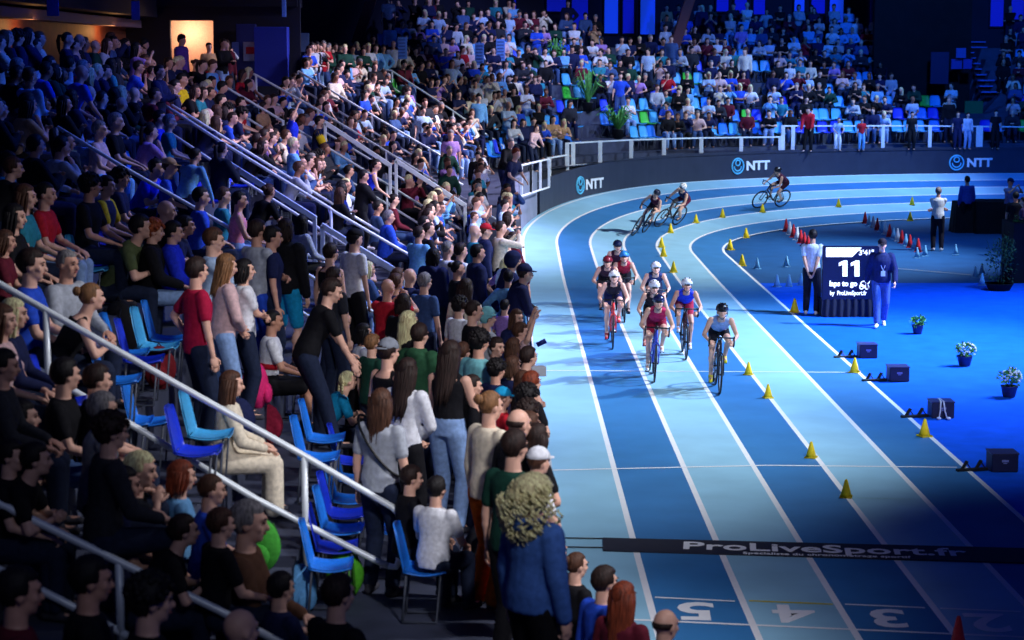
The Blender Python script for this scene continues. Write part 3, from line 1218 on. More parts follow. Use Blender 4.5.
POSES = {
    'stand': mk(STD, handL=(-0.25, 0.04, 0.88), handR=(0.25, 0.06, 0.88), lean=2, palm=(-1, 0, 0)),
    'stand2': mk(STD, handL=(-0.26, 0.05, 0.90), handR=(0.25, 0.06, 0.88), lean=4, head=(28, 4, 0), footR=(0.13, 0.10, 0.09)),
    'clap': mk(STD, handL=(-0.05, 0.33, 1.20), handR=(0.05, 0.33, 1.20), lean=4, epole=(0.8, -0.2, -0.9), curl=10, head=(-12, 4, 0)),
    'crossed': mk(STD, handL=(0.13, 0.20, 1.14), handR=(-0.13, 0.24, 1.12), lean=0, epole=(0.8, 0.0, -0.9), head=(-8, 2, 0)),
    'rail': mk(STD, pel=(0, -0.10, 0.94), footL=(-0.12, -0.02, 0.09), footR=(0.12, -0.08, 0.09), handL=(-0.16, 0.30, 0.98), handR=(0.18, 0.30, 0.98), lean=16, lean2=28, head=(-15, 4, 0), epole=(0.8, -0.4, -0.5)),
    'bend': mk(STD, pel=(0, -0.16, 0.93), footR=(0.12, 0.10, 0.09), handL=(-0.18, 0.40, 0.80), handR=(0.22, 0.36, 0.66), lean=20, lean2=34, head=(-20, 18, 0), epole=(0.8, -0.4, -0.2)),
    'phone': mk(STD, handL=(-0.07, 0.34, 1.50), handR=(0.07, 0.34, 1.52), lean=2, epole=(0.9, 0.1, -0.8), palm=(-1, 0.2, 0), curl=45),
    'hip': mk(STD, handL=(-0.20, -0.02, 1.02), handR=(0.25, 0.06, 0.88), lean=0, epoleL=(-1, -0.5, 0), side=4, head=(14, 4, 0)),
    'chin': mk(STD, handL=(0.02, 0.20, 1.14), handR=(0.02, 0.15, 1.42), lean=5, epole=(0.5, 0.3, -0.9), head=(0, 10, 0), curl=60),
    'wave': mk(STD, handL=(-0.25, 0.05, 0.88), handR=(0.28, 0.22, 1.80), lean=2, epoleR=(1, 0.2, 0), palmR=(0, 1, 0), curl=8),
    'cheer': mk(STD, handL=(-0.26, 0.16, 1.80), handR=(0.26, 0.18, 1.82), lean=0, epole=(1, 0.1, -0.2), palm=(0, 1, 0), curl=12),
    'lean': mk(STD, pel=(0, -0.10, 0.94), handL=(-0.07, 0.24, 1.06), handR=(0.07, 0.24, 1.04), lean=14, lean2=26, head=(10, 2, 0), epole=(0.9, -0.2, -0.6)),
    'walk': mk(STD, footL=(-0.09, -0.24, 0.13), footR=(0.09, 0.26, 0.09), handL=(-0.25, 0.22, 0.93), handR=(0.27, -0.10, 0.90), lean=4, toeL=(0, 1, -0.4)),
    'back': mk(STD, handL=(-0.05, -0.18, 0.92), handR=(0.08, -0.18, 0.90), lean=0, epole=(0.9, -0.6, 0.1), head=(25, 2, 0)),
    'belly': mk(STD, handL=(-0.04, 0.20, 0.98), handR=(0.05, 0.20, 1.00), lean=4, epole=(0.9, -0.1, -0.7), head=(0, 12, 0)),
    'sit': mk(SIT, handL=(-0.14, 0.36, 0.66), handR=(0.14, 0.36, 0.66), lean=6, palm=(0, 0, -1)),
    'sitturn': mk(SIT, handL=(-0.12, 0.34, 0.66), handR=(0.16, 0.34, 0.66), lean=8, head=(32, 3, 0), twist=12, palm=(0, 0, -1)),
    'sitclap': mk(SIT, handL=(-0.04, 0.34, 0.88), handR=(0.04, 0.34, 0.88), lean=8, epole=(0.8, -0.2, -0.9), curl=10, head=(15, 2, 0)),
    'sitfwd': mk(SIT, handL=(-0.05, 0.46, 0.74), handR=(0.05, 0.46, 0.73), lean=28, lean2=38, head=(10, 0, 0), epole=(0.8, -0.2, -0.6), hlean=22),
    'sitchin': mk(SIT, handL=(-0.10, 0.38, 0.68), handR=(0.05, 0.36, 0.98), lean=20, lean2=26, head=(0, 8, 0), epole=(0.6, 0.2, -0.9), hlean=12, curl=60),
    'sitphone': mk(SIT, handL=(-0.05, 0.36, 1.08), handR=(0.06, 0.36, 1.10), lean=4, epole=(0.8, 0, -0.9), curl=45),
    'sitarm': mk(SIT, handL=(0.12, 0.18, 0.78), handR=(-0.12, 0.22, 0.76), lean=2, epole=(0.8, 0.0, -0.9), head=(-20, 2, 0)),
    'bikeA': bike_pose(-80), 'bikeB': bike_pose(80), 'bikeC': bike_pose(5, 52, -30, 8), 'bikeD': bike_pose(185, 60, -32, -6),
}
for n_, h_ in (('stand', -35), ('clap', 30), ('sit', 35), ('sitclap', -25), ('sitfwd', -25), ('crossed', 30)):
    POSES[n_ + 'B'] = mk(POSES[n_], head=(h_, 3, 0))
VOX = {0: 0.0135, 1: 0.021, 2: 0.028}
_P, _J = {}, {}


def pose_joints(p):
    if p not in _J:
        _J[p] = joints(POSES[p])
    return _J[p]


def proto(pose, part, lod):
    k = (pose, part, lod)
    if k in _P:
        return _P[k]
    J = pose_joints(pose)
    P = POSES[pose]
    if part == 'body':
        me = fuse(body_prims(J, P, lod == 0), VOX[lod], None if lod == 0 else (5200 if lod == 1 else 950), 1 if lod == 0 else 1)
        hc, hm = J['head'], J['hm']
        hf = lambda v: hc + hm @ V(v)
        ex = MB()
        if lod < 2:
            for s in (-1, 1):
                ex.ell(hf((s * 0.030, 0.086, 0.010)), (0.014, 0.008, 0.007), hm, 8, 5, 1)
                ex.ell(hf((s * 0.032, 0.092, 0.034)), (0.020, 0.007, 0.004), hm, 8, 5, 1)
            ex.ell(hf((0, 0.091, -0.058)), (0.024, 0.008, 0.006), hm, 8, 5, 2)
        if lod == 0:
            for n in 'LR':
                hand_prims(ex, J, n, P, True)
        if ex.f:
            me = join_extra(me, ex, [M_EYE, M_EYE, M_LIP])
        else:
            me.materials.clear()
            me.materials.append(M_EYE)
    else:
        me = fuse(garment_prims(part, J, P), VOX[lod] * (1.15 if lod == 0 else 1.0), {0: None, 1: 2600, 2: 420}[lod], 2 if lod == 0 else 1)
        me.materials.clear()
        me.materials.append(M_EYE)
    me.name = part
    _P[k] = me
    return me


# ---- hair and headwear in the head's own frame (origin = head centre, +Y = face, +Z = crown)
def skull_fn(face=0.25, top=0.40, low=-0.35, jit=0.0, rr=None):
    def fn(d):
        q = 1.0
        if d.y > face and d.z < top:
            q = 0.80
        elif d.z < low and d.y > -0.15:
            q = 0.80
        if jit and rr:
            q *= 1 + rr.uniform(-jit, jit)
        return q
    return fn


def hair_mesh(style, lod):
    k = ('hair', style, lod)
    if k in _P:
        return _P[k]
    rr = random.Random(len(style) * 7 + 3)
    mb = MB()
    sg, rg = {0: (22, 16), 1: (16, 11), 2: (9, 6)}[lod]
    c = (0, -0.014, 0.026)
    if style in ('short', 'crew'):
        g = 0.012 if style == 'short' else 0.004
        mb.ell(c, (0.079 + g, 0.100 + g, 0.096 + g), None, sg, rg, 0, skull_fn(0.30, 0.42, -0.30, 0.03 if lod < 2 else 0, rr))
    elif style == 'curly':
        mb.ell(c, (0.10, 0.118, 0.118), None, sg, rg, 0, skull_fn(0.35, 0.40, -0.35, 0.07, rr))
        if lod < 2:
            for _ in range(70):
                d = V((rr.gauss(0, 1), rr.gauss(-0.3, 1), abs(rr.gauss(0.3, 0.7)))).normalized()
                mb.ell(V(c) + V((d.x * 0.098, d.y * 0.115, d.z * 0.112)), (0.022, 0.022, 0.020), None, 6, 4)
    elif style in ('long', 'verylong', 'bob'):
        mb.ell(c, (0.090, 0.108, 0.105), None, sg, rg, 0, skull_fn(0.38, 0.42, -0.9, 0.02 if lod < 2 else 0, rr))
        L = {'bob': 0.17, 'long': 0.33, 'verylong': 0.46}[style]
        n = 6 if lod < 2 else 3
        rings = []
        for j in range(n + 1):
            t = j / n
            rings.append(((0, -0.035 - 0.035 * t, 0.03 - L * t), (0.092 * (1 - 0.25 * t * t) + 0.006 * math.sin(5 * t), 0, 0), (0, 0.062 * (1 - 0.45 * t), 0)))
        mb.loft(rings, 14 if lod < 2 else 8)
        if lod < 2:
            for q in range(30 if lod == 0 else 16):
                a = math.pi * (1.05 + 0.9 * q / (29 if lod == 0 else 15))
                e = rr.uniform(0.85, 1.12)
                pts_ = []
                for j_ in range(6):
                    t = j_ / 5 * e
                    rx, ry = 0.094 * (1 - 0.22 * t * t) * rr.uniform(.96, 1.06), 0.064 * (1 - 0.35 * t) * rr.uniform(.95, 1.1)
                    pts_.append((math.cos(a) * rx, -0.035 - 0.035 * t + math.sin(a) * ry, 0.05 - (L + 0.02) * t))
                mb.tube(pts_, [0.008, 0.012, 0.012, 0.011, 0.009, 0.003], 5)
            for s in (-1, 1):
                for q in range(3):
                    x = s * (0.070 + 0.012 * q)
                    mb.tube([(x * .9, 0.035 - 0.03 * q, 0.05), (x, 0.03 - 0.035 * q, -0.04), (x * 1.02, 0.01 - 0.03 * q, -L * 0.55), (x * .95, -0.02 * q, -L * 0.85)], [0.012, 0.018, 0.016, 0.006], 6)
    elif style in ('pony', 'bun', 'braids'):
        mb.ell(c, (0.084, 0.104, 0.100), None, sg, rg, 0, skull_fn(0.34, 0.48, -0.35, 0.01 if lod < 2 else 0, rr))
        if style == 'pony':
            mb.tube([(0, -0.10, 0.06), (0, -0.15, 0.05), (0, -0.165, -0.04), (0.005, -0.15, -0.16), (0.01, -0.13, -0.27)], [0.02, 0.032, 0.036, 0.028, 0.006], 8)
        elif style == 'bun':
            mb.ell((0, -0.125, 0.055), (0.045, 0.04, 0.042), None, 12, 8, 0, lambda d: 1 + rr.uniform(-.05, .05))
        else:
            for s in (-1, 1):
                for q in range(8):
                    mb.ell((s * 0.055, -0.085 - 0.004 * q, 0.0 - 0.034 * q), (0.020, 0.018, 0.022), None, 8, 5)
    elif style == 'bigcurly':
        mb.ell((0, -0.03, 0.02), (0.13, 0.14, 0.13), None, sg, rg, 0, skull_fn(0.40, 0.35, -0.95, 0.05, rr))
        for _ in range(430):
            d = V((rr.gauss(0, 1), rr.gauss(-0.35, 0.9), rr.gauss(-0.2, 1))).normalized()
            if d.y > 0.45 and d.z < 0.5:
                continue
            R0 = 0.135 + (0.06 if d.z < 0 else 0)
            p = V((d.x * (R0 + 0.02), -0.04 + d.y * R0, d.z * (R0 + (0.08 if d.z < 0 else 0))))
            pts = []
            a0 = rr.uniform(0, 6.28)
            for q in range(6):
                a = a0 + q * 1.25
                pts.append(p + V((math.cos(a) * 0.016, math.sin(a) * 0.016, -0.014 * q)))
            mb.tube(pts, [0.004, 0.007, 0.008, 0.008, 0.006, 0.003], 4)
    elif style == 'fringe':
        mb.ell((0, -0.014, 0.020), (0.082, 0.102, 0.096), None, sg, rg, 0, lambda d: 0.80 if (d.z > 0.12 or d.z < -0.5 or d.y > 0.25) else 1.0)
    elif style in ('cap', 'capback'):
        mb.ell((0, -0.012, 0.042), (0.090, 0.110, 0.098), None, sg, rg, 0, lambda d: 0.80 if d.z < -0.05 else 1.0)
        s = 1 if style == 'cap' else -1
        n = 8
        vs = []
        for j in range(n + 1):
            a = math.pi * (0.18 + 0.64 * j / n)
            vs += [(0.088 * math.cos(a), s * 0.100 * math.sin(a) - 0.012, 0.052), (0.082 * math.cos(a), s * (0.175 if s > 0 else 0.14) * math.sin(a) - 0.012 * 1, 0.036)]
        m = len(vs)
        vs += [(v[0], v[1], v[2] - 0.006) for v in vs]
        fs = []
        for j in range(n):
            a = 2 * j
            fs += [(a, a + 2, a + 3, a + 1), (m + a, m + a + 1, m + a + 3, m + a + 2), (a + 1, a + 3, m + a + 3, m + a + 1)]
        mb.add(vs, fs)
        mb.ell((0, -0.012, 0.140), (0.009, 0.009, 0.006), None, 8, 4)
        if style == 'capback':
            mb.ell(c, (0.082, 0.10, 0.06), None, sg, rg, 0, skull_fn(0.1, 0.42, -0.4))
    elif style in ('beanie', 'hood'):
        g = 0.014 if style == 'beanie' else 0.034
        mb.ell((0, -0.02, 0.035), (0.080 + g, 0.100 + g, 0.104 + g), None, sg, rg, 0, skull_fn(0.35, 0.28, -0.25 if style == 'beanie' else -0.95))
        if style == 'beanie':
            mb.tube([(math.cos(a) * 0.088, math.sin(a) * 0.106 - 0.014, 0.045) for a in [k_ * math.pi / 10 for k_ in range(20)]], 0.013, 6, closed=True)
    elif style == 'helmet':
        mb.ell((0, -0.018, 0.052), (0.098, 0.142, 0.096), None, 20, 14, 0, lambda d: 0.86 if d.z < -0.18 else (1.03 if abs(d.x) < 0.12 and d.z > 0.1 else 1.0))
        mb.tube([(math.cos(a) * 0.092, math.sin(a) * 0.130 - 0.018, 0.040) for a in [k_ * math.pi / 12 for k_ in range(24)]], 0.010, 6, closed=True)
        for s in (-1, 1):
            mb.tube([(s * 0.084, 0.03, 0.03), (s * 0.078, 0.03, -0.05), (0, 0.055, -0.118)], 0.005, 5, 1)
            for q in range(3):
                mb.ell((s * 0.036, 0.085 - 0.075 * q, 0.132 - 0.012 * q), (0.011, 0.028, 0.010), Matrix.Rotation(math.radians(-20 + 22 * q), 3, 'X'), 8, 5, 1)
                mb.ell((s * 0.074, 0.06 - 0.07 * q, 0.102 - 0.008 * q), (0.008, 0.026, 0.012), None, 8, 5, 1)
        mb.ell((0, 0.090, 0.010), (0.056, 0.014, 0.014), None, 14, 6, 1)
    if style == 'helmet':
        mb.v = [(v[0] * 1.10, v[1] * 1.08, v[2] * 1.10) for v in mb.v]
    me = mb.mesh(style, [M_EYE, M_BLACK] if style == 'helmet' else [M_EYE])
    _P[k] = me
    return me


HEADWEAR = {'cap': 'cap', 'capback': 'cap', 'beanie': 'beanie', 'hood': 'hood', 'helmet': 'helmet'}
PART_NAME = {'tee': 'tshirt', 'polo': 'polo_shirt', 'long': 'sweater', 'tank': 'tank_top', 'jacket': 'jacket', 'hoodie': 'hoodie', 'crop': 'race_top', 'skinsuit_top': 'race_suit', 'trousers': 'trousers', 'jeans': 'jeans', 'shorts': 'shorts',
             'bibs': 'race_shorts', 'skirt': 'skirt', 'wide': 'wide_trousers', 'shoes': 'shoes'}


def child(name, me, m, parent, mtx=None):
    o = bpy.data.objects.new(name, me)
    COL.objects.link(o)
    o.parent = parent
    if mtx is not None:
        o.matrix_local = mtx
    o.material_slots[0].link = 'OBJECT'
    o.material_slots[0].material = m
    return o


def head_matrix(pose):
    J = pose_joints(pose)
    return Matrix.Translation(J['head']) @ J['hm'].to_4x4()


def person(loc, heading, pose, top, bottom, hair, skin=0, shoes=(40, 40, 48), label='', group=None, scale=1.0, lod=0, tilt=None, under=None):
    """heading: degrees, 0 = towards +X (the track), 90 = away from the camera. top/bottom = (kind, colour); hair = (style, colour)"""
    o = bpy.data.objects.new('person', proto(pose, 'body', lod))
    COL.objects.link(o)
    o.material_slots[0].link = 'OBJECT'
    o.material_slots[0].material = skinm(skin)
    if len(o.material_slots) > 1 and lod < 2:
        pass
    M = Matrix.Translation(V(loc)) @ (tilt if tilt is not None else Matrix.Rotation(math.radians(heading - 90), 4, 'Z')) @ Matrix.Scale(scale, 4)
    o.matrix_world = M
    o['label'] = label
    o['category'] = 'person'
    if group:
        o['group'] = group
    if top:
        child(PART_NAME[top[0]], proto(pose, top[0], lod), fab(top[1]), o)
    if bottom:
        child(PART_NAME[bottom[0]], proto(pose, bottom[0], lod), fab(bottom[1]), o)
    if shoes and lod < 2:
        child('shoes', proto(pose, 'shoes', min(lod, 1)), fab(shoes), o)
    if hair and hair[0] != 'bald':
        hs = hair[0]
        hw = HEADWEAR.get(hs)
        if hs in ('cap', 'capback', 'beanie') and len(hair) > 2:
            child('hair', hair_mesh('short' if hs != 'cap' else 'crew', lod), hairm(hair[2]), o, head_matrix(pose))
        child(hw or 'hair', hair_mesh(hs, lod), fab(hair[1]) if hw and hw != 'helmet' else (mat('helmet_%d_%d_%d' % hair[1], hair[1], 0.25) if hw else hairm(hair[1])), o, head_matrix(pose))
    return o


HEAD_H = {}


def head_height(pose):
    return pose_joints(pose)['head'].z

# ------------------------------------------------------------------ bicycles
M_TYRE = mat('tyre_rubber', (18, 18, 22), 0.6)
M_RIM = mat('carbon_rim', (26, 27, 34), 0.35)
M_SPOKE = mat('spoke_steel', (150, 160, 170), 0.3, 0.6)


def circle(c, r, n, ax='X'):
    c = V(c)
    return [c + V((0, math.cos(2 * math.pi * k / n) * r, math.sin(2 * math.pi * k / n) * r)) for k in range(n)]


def make_bike(color, rimc=None):
    t = bpy.data.objects.new('bicycle', None)
    t.empty_display_size = 0.1
    COL.objects.link(t)
    m = mat('frame_%d_%d_%d' % color, color, 0.3, 0.1)
    fh, rh, bb = V((0, 0.60, 0.335)), V((0, -0.41, 0.335)), V((0, 0, 0.28))
    st, ht, hb = V((0, -0.17, 0.82)), V((0, 0.37, 0.86)), V((0, 0.42, 0.70))
    mb = MB()
    mb.tube([ht, st], 0.018, 8)
    mb.tube([hb, bb], 0.024, 8)
    mb.tube([st, bb], 0.018, 8)
    mb.tube([ht + V((0, -0.01, 0.04)), hb], 0.022, 8)
    for s in (-1, 1):
        mb.tube([bb + V((s * 0.02, 0, 0)), rh + V((s * 0.06, 0, 0))], 0.011, 6)
        mb.tube([st + V((s * 0.015, 0.01, -0.05)), rh + V((s * 0.06, 0, 0))], 0.009, 6)
    mb.build('frame', m, t, True)
    mb = MB()
    mb.tube([hb + V((0, 0, 0.01)), hb + V((0, 0.02, -0.03))], 0.022, 8)
    for s in (-1, 1):
        mb.tube([hb + V((s * 0.02, 0.02, -0.02)), hb + V((s * 0.052, 0.04, -0.06)), fh + V((s * 0.052, 0, 0))], 0.012, 6)
    mb.build('fork', m, t, True)
    for hub, nm in ((fh, 'front'), (rh, 'rear')):
        mb = MB()
        mb.tube(circle(hub, 0.300, 40), 0.017, 8, closed=True)
        mb.tube([hub - V((0.055, 0, 0)), hub + V((0.055, 0, 0))], 0.018, 8)
        w = mb.build('wheel', mat('rim_%d_%d_%d' % rimc, rimc, 0.35) if rimc else M_RIM, t, True)
        mb = MB()
        mb.tube(circle(hub, 0.323, 44), 0.014, 8, closed=True)
        mb.build('tyre', M_TYRE, w, True)
        mb = MB()
        for k in range(16):
            a = 2 * math.pi * k / 16
            mb.tube([hub + V((0.02 * (1 if k % 2 else -1), 0, 0)), hub + V((0, math.cos(a) * 0.29, math.sin(a) * 0.29))], 0.0022, 4)
        mb.build('spokes', M_SPOKE, w, True)
    mb = MB()
    mb.tube([st, st + V((0, -0.03, 0.12))], 0.014, 8)
    mb.build('seatpost', M_BLACK, t, True)
    mb = MB()
    mb.loft([((0, -0.33, 0.955), (0.066, 0, 0), (0, 0, 0.022)), ((0, -0.24, 0.955), (0.062, 0, 0), (0, 0, 0.022)), ((0, -0.16, 0.95), (0.030, 0, 0), (0, 0, 0.020)), ((0, -0.07, 0.948), (0.019, 0, 0), (0, 0, 0.016))], 12)
    mb.build('saddle', M_BLACK, t, True)
    mb = MB()
    mb.tube([ht + V((0, 0, 0.03)), V((0, 0.43, 0.945))], 0.016, 8)
    mb.tube([(-0.20, 0.43, 0.945), (0.20, 0.43, 0.945)], 0.014, 8)
    for s in (-1, 1):
        mb.tube([(s * 0.20, 0.43, 0.945), (s * 0.21, 0.50, 0.935), (s * 0.21, 0.535, 0.89), (s * 0.21, 0.52, 0.83), (s * 0.21, 0.46, 0.80), (s * 0.21, 0.39, 0.80)], 0.014, 8)
        mb.cap((s * 0.21, 0.50, 0.94), (s * 0.208, 0.55, 0.975), 0.018, 0.014, 8)
        mb.tube([(s * 0.208, 0.55, 0.95), (s * 0.205, 0.56, 0.90), (s * 0.205, 0.535, 0.85)], 0.006, 5)
    mb.build('handlebar', M_BLACK, t, True)
    mb = MB()
    mb.tube([(0.055 + 0.0, math.cos(a) * 0.095, 0.28 + math.sin(a) * 0.095) for a in [k * math.pi / 12 for k in range(24)]], 0.006, 5, closed=True)
    mb.tube([(-0.07, 0, 0.28), (0.07, 0, 0.28)], 0.02, 8)
    mb.build('chainring', M_SPOKE, t, True)
    return t


BIKES = {}


def bicycle(color, M, phi, label, rimc=None):
    k = (color, rimc)
    if k not in BIKES:
        BIKES[k] = make_bike(color, rimc)
        t = BIKES[k]
    else:
        t = copy_tree(BIKES[k])
    for ch in list(t.children):
        if ch.name.startswith('crank'):
            bpy.data.objects.remove(ch)
    t.matrix_world = M
    f = math.radians(phi)
    for s in (1, -1):
        p = V((s * 0.075, s * 0.17 * math.cos(f), 0.28 + s * 0.17 * math.sin(f)))
        mb = MB()
        mb.tube([(s * 0.065, 0, 0.28), p], 0.013, 6)
        c = mb.build('crank', M_BLACK, t, True)
        mb = MB()
        mb.box(p + V((s * 0.045, 0, 0)), (0.07, 0.075, 0.02), bev=0.006)
        mb.build('pedal', M_BLACK, c)
    t['label'] = label
    t['category'] = 'bicycle'
    t['group'] = 'racing bicycles'
    return t


PHI = {'bikeA': -80, 'bikeB': 80, 'bikeC': 5, 'bikeD': 185}
# head px, head py, pose, heading, lean, suit top, shorts, helmet, skin, shoes, frame colour, rim, person label, bicycle label, position given by 'head' or 'wheel'
RIDERS = [
    (720, 311, 'bikeA', -92, 2, (140, 170, 220), (22, 22, 34), (24, 26, 40), 0, (232, 214, 50), (30, 34, 48), None,
     'front rider with dark helmet, pale blue and black race suit and yellow shoes', 'black racing bicycle under the rider with yellow shoes'),
    (686, 285, 'bikeB', -91, 1, (30, 60, 210), (170, 40, 70), (225, 228, 232), 1, (235, 235, 240), (60, 24, 36), None,
     'rider in bright blue race suit with white helmet, third from the right', 'dark red racing bicycle under the rider in bright blue'),
    (655.5, 302, 'bikeA', -93, 3, (190, 40, 90), (150, 24, 60), (30, 36, 84), 0, (235, 235, 240), (50, 80, 210), None,
     'rider in pink-red race suit with navy helmet bent low on a blue bicycle', 'blue racing bicycle with dark front wheel under the pink-red rider'),
    (651.5, 287, 'bikeC', -94, 3, (36, 30, 40), (28, 26, 34), (228, 228, 232), 0, (200, 120, 110), (60, 44, 60), None,
     'rider with white and black helmet close behind the pink-red rider', 'dark bicycle partly hidden behind the blue racing bicycle'),
    (656, 268, 'bikeB', -90, 0, (44, 56, 104), (24, 30, 60), (238, 240, 242), 0, (235, 235, 240), (30, 40, 80), None,
     'rider in navy race suit with plain white helmet riding alone behind the middle riders', 'dark bicycle under the navy rider with plain white helmet'),
    (613.5, 277, 'bikeA', -92, 1, (34, 30, 44), (30, 34, 78), (230, 230, 224), 0, (220, 60, 70), (220, 50, 50), None,
     'rider with white striped helmet and dark race suit leading the left file', 'red racing bicycle leading the left file'),
    (607, 262, 'bikeD', -92, 1, (60, 34, 50), (30, 24, 34), (120, 24, 40), 1, (60, 60, 70), (40, 40, 50), None,
     'rider with dark red helmet at the left edge of the left file', 'dark bicycle under the rider with dark red helmet'),
    (624.5, 257, 'bikeB', -91, 0, (170, 34, 60), (26, 24, 34), (60, 150, 225), 0, (40, 40, 50), (34, 36, 48), None,
     'rider with light blue helmet and red and black race suit', 'black bicycle under the rider with light blue helmet'),
    (617, 246, 'bikeC', -92, 1, (60, 24, 50), (24, 24, 34), (26, 34, 70), 0, (60, 60, 60), (30, 30, 44), None,
     'last rider of the left file with dark navy helmet', 'dark bicycle hidden behind the left file of riders'),
]
for (px, py, pose, hd, ln, tc, bc, hc, sk, sh, fc, rc, lab, blab) in RIDERS:
    hh = head_height(pose) * 0.97 + 0.02
    p = on_plane(px, py, hh)
    z = bank(p.x, p.y, (RIN - 0 + 0 + (XC - p.x) - RIN) / LW) if p.y > YA else 0
    fwd = pose_joints(pose)['head'].y
    M = Matrix.Translation((p.x, p.y + fwd, z)) @ Matrix.Rotation(math.radians(hd - 90), 4, 'Z') @ Matrix.Rotation(math.radians(-ln), 4, 'Y') @ Matrix.Scale(0.97, 4)
    person((0, 0, 0), 0, pose, ('skinsuit_top', tc), ('bibs', bc), ('helmet', hc), sk, sh, lab, 'riders in the race', 1.0, 0, tilt=M)
    bicycle(fc, M, PHI[pose], blab, rc)
for (px, py, pose, hd, ln, tc, bc, hc, sk, sh, fc, lab, blab) in [
    (632.5, 236, 'bikeA', -112, 27, (70, 26, 50), (30, 24, 44), (30, 38, 64), 0, (60, 60, 70), (30, 34, 60), 'rider with dark helmet leaning through the bend, nearer one of two', 'dark bicycle tilted through the bend, nearer one of two'),
    (657, 227, 'bikeC', -128, 30, (34, 40, 84), (90, 24, 54), (236, 238, 240), 0, (60, 60, 70), (34, 34, 44), 'rider with white helmet leaning through the bend, farther one of two', 'dark bicycle tilted through the bend, farther one of two'),
    (757, 208, 'bikeC', -146, 26, (80, 30, 60), (60, 24, 44), (30, 30, 44), 0, (60, 60, 70), (26, 28, 36), 'last rider, dark helmet, alone at the far side of the bend', 'black tilted bicycle alone at the far side of the bend'),
]:
    p = on_track(px, py)
    zb = max(0, p.z)
    h = math.radians(hd)
    f = V((math.cos(h), math.sin(h), 0))
    # (px, py) is where the front wheel meets the floor
    org = V((p.x, p.y, zb)) - f * 0.60
    s_, r_ = s_of(org.x, org.y)
    org.z = (zb + bank(org.x, org.y, max(0, (r_ - RIN) / LW))) / 2
    M = Matrix.Translation(org) @ Matrix.Rotation(h - math.pi / 2, 4, 'Z') @ Matrix.Rotation(math.radians(-ln), 4, 'Y')
    person((0, 0, 0), 0, pose, ('skinsuit_top', tc), ('bibs', bc), ('helmet', hc), sk, sh, lab, 'riders in the race', 1.0, 1, tilt=M)
    bicycle(fc, M, PHI[pose], blab)

# ------------------------------------------------------------------ lap board
M_SCR = mat('screen_dark', (10, 22, 62), 0.35, noise=0.02)
M_GLOW = mat('screen_white', (235, 244, 255), 0.4, noise=0.01, emit=1.1)
YB_ = 42.4
a_, b_ = at_depth(822, 300, YB_), at_depth(881, 246, YB_)
scr_w = b_.x - a_.x
t = empty('lap_board', 'dark lap counter screen reading 11 laps to go above a black cloth skirt', 'screen', ((a_.x + b_.x) / 2, YB_, 0))
zlo, zhi = a_.z, b_.z
mb = MB()
mb.box((0, 0.06, (zlo + zhi) / 2), (scr_w, 0.10, zhi - zlo), bev=0.01)
scr = mb.build('screen', M_SCR, t)
mb = MB()
n = 40
vs = []
for k in range(n + 1):
    x = -scr_w / 2 + scr_w * k / n
    vs += [(x, 0.03 + 0.02 * math.sin(k * 1.3) - 0.02, zlo + 0.02), (x * 1.03, -0.02 + 0.03 * math.sin(k * 1.3 + .5), 0.0)]
mb.add(vs, [(2 * k, 2 * k + 1, 2 * k + 3, 2 * k + 2) for k in range(n)])
vs = [(x * sgn, y, z) for sgn in (-1, 1) for x, y, z in ((scr_w / 2, 0, 0), (scr_w / 2, 0.5, 0), (scr_w / 2, 0.5, zlo), (scr_w / 2, 0, zlo))]
mb.add(vs, [(0, 1, 2, 3), (4, 5, 6, 7), (1, 5, 6, 2)])
mb.build('cloth_skirt', mat('skirt_cloth', (14, 22, 48), 0.9), t, True)


def on_scr(px, py):
    q = at_depth(px, py, YB_)
    return V((q.x - t.location.x, -0.0, q.z))


def scr_text(body, px, py, h_px, w_px, bold=0.02):
    size = h_px / F_PX * YB_ / 0.69
    me = text_mesh(body, size, M_GLOW, bold * size, 0.003, 'LEFT')
    xs = [v.co.x for v in me.vertices]
    w = max(xs) - min(xs)
    me.transform(Matrix.Translation((-min(xs), 0, 0)))
    me.transform(Matrix.Diagonal((w_px / F_PX * YB_ / w, 1, 1, 1)))
    o = bpy.data.objects.new('lettering', me)
    COL.objects.link(o)
    o.parent = scr
    q = on_scr(px, py)
    o.matrix_local = Matrix.Translation((q.x, 0.005, q.z)) @ Matrix.Rotation(math.pi / 2, 4, 'X')
    o['label'] = 'white glowing text ' + body
    return o


mb = MB()
q = [on_scr(*p) for p in ((826, 247.5), (862, 247.5), (852, 257), (826, 257))]
mb.add([(v.x, 0.004, v.z) for v in q], [(0, 3, 2, 1)])
mb.build('title_bar', M_GLOW, scr)
scr_text("3'41\"", 859, 255, 5, 15, 0.03)
mb = MB()
for x0 in (838.5, 850.5):
    q = [on_scr(x0 + a, 276.5 - b) for a, b in ((4, 0), (9, 0), (9, 16), (5.2, 16), (0.3, 13.6), (0.3, 10.4), (4, 11.6))]
    mb.add([(v.x, 0.004, v.z) for v in q], [tuple(range(7))])
o = mb.build('lettering', M_GLOW, scr)
o['label'] = 'large white glowing number 11'
scr_text('laps to go', 829.5, 286, 5.2, 28, 0.04)
scr_text('by  ProLiveSport.fr', 830, 295, 4.2, 37, 0.03)
mb = MB()
q = on_scr(864, 284)
for (dx, dz, w, h) in ((0, 0, 0.09, 0.06), (0.07, 0.05, 0.05, 0.045), (-0.05, -0.06, 0.05, 0.05), (0.06, -0.06, 0.05, 0.05)):
    mb.tube([(q.x + dx + w * math.cos(a) * .8, 0.0, q.z + dz + h * math.sin(a)) for a in [k * math.pi / 8 for k in range(16)]], 0.012, 6, closed=True)
mb.build('cyclist_icon', M_GLOW, scr)

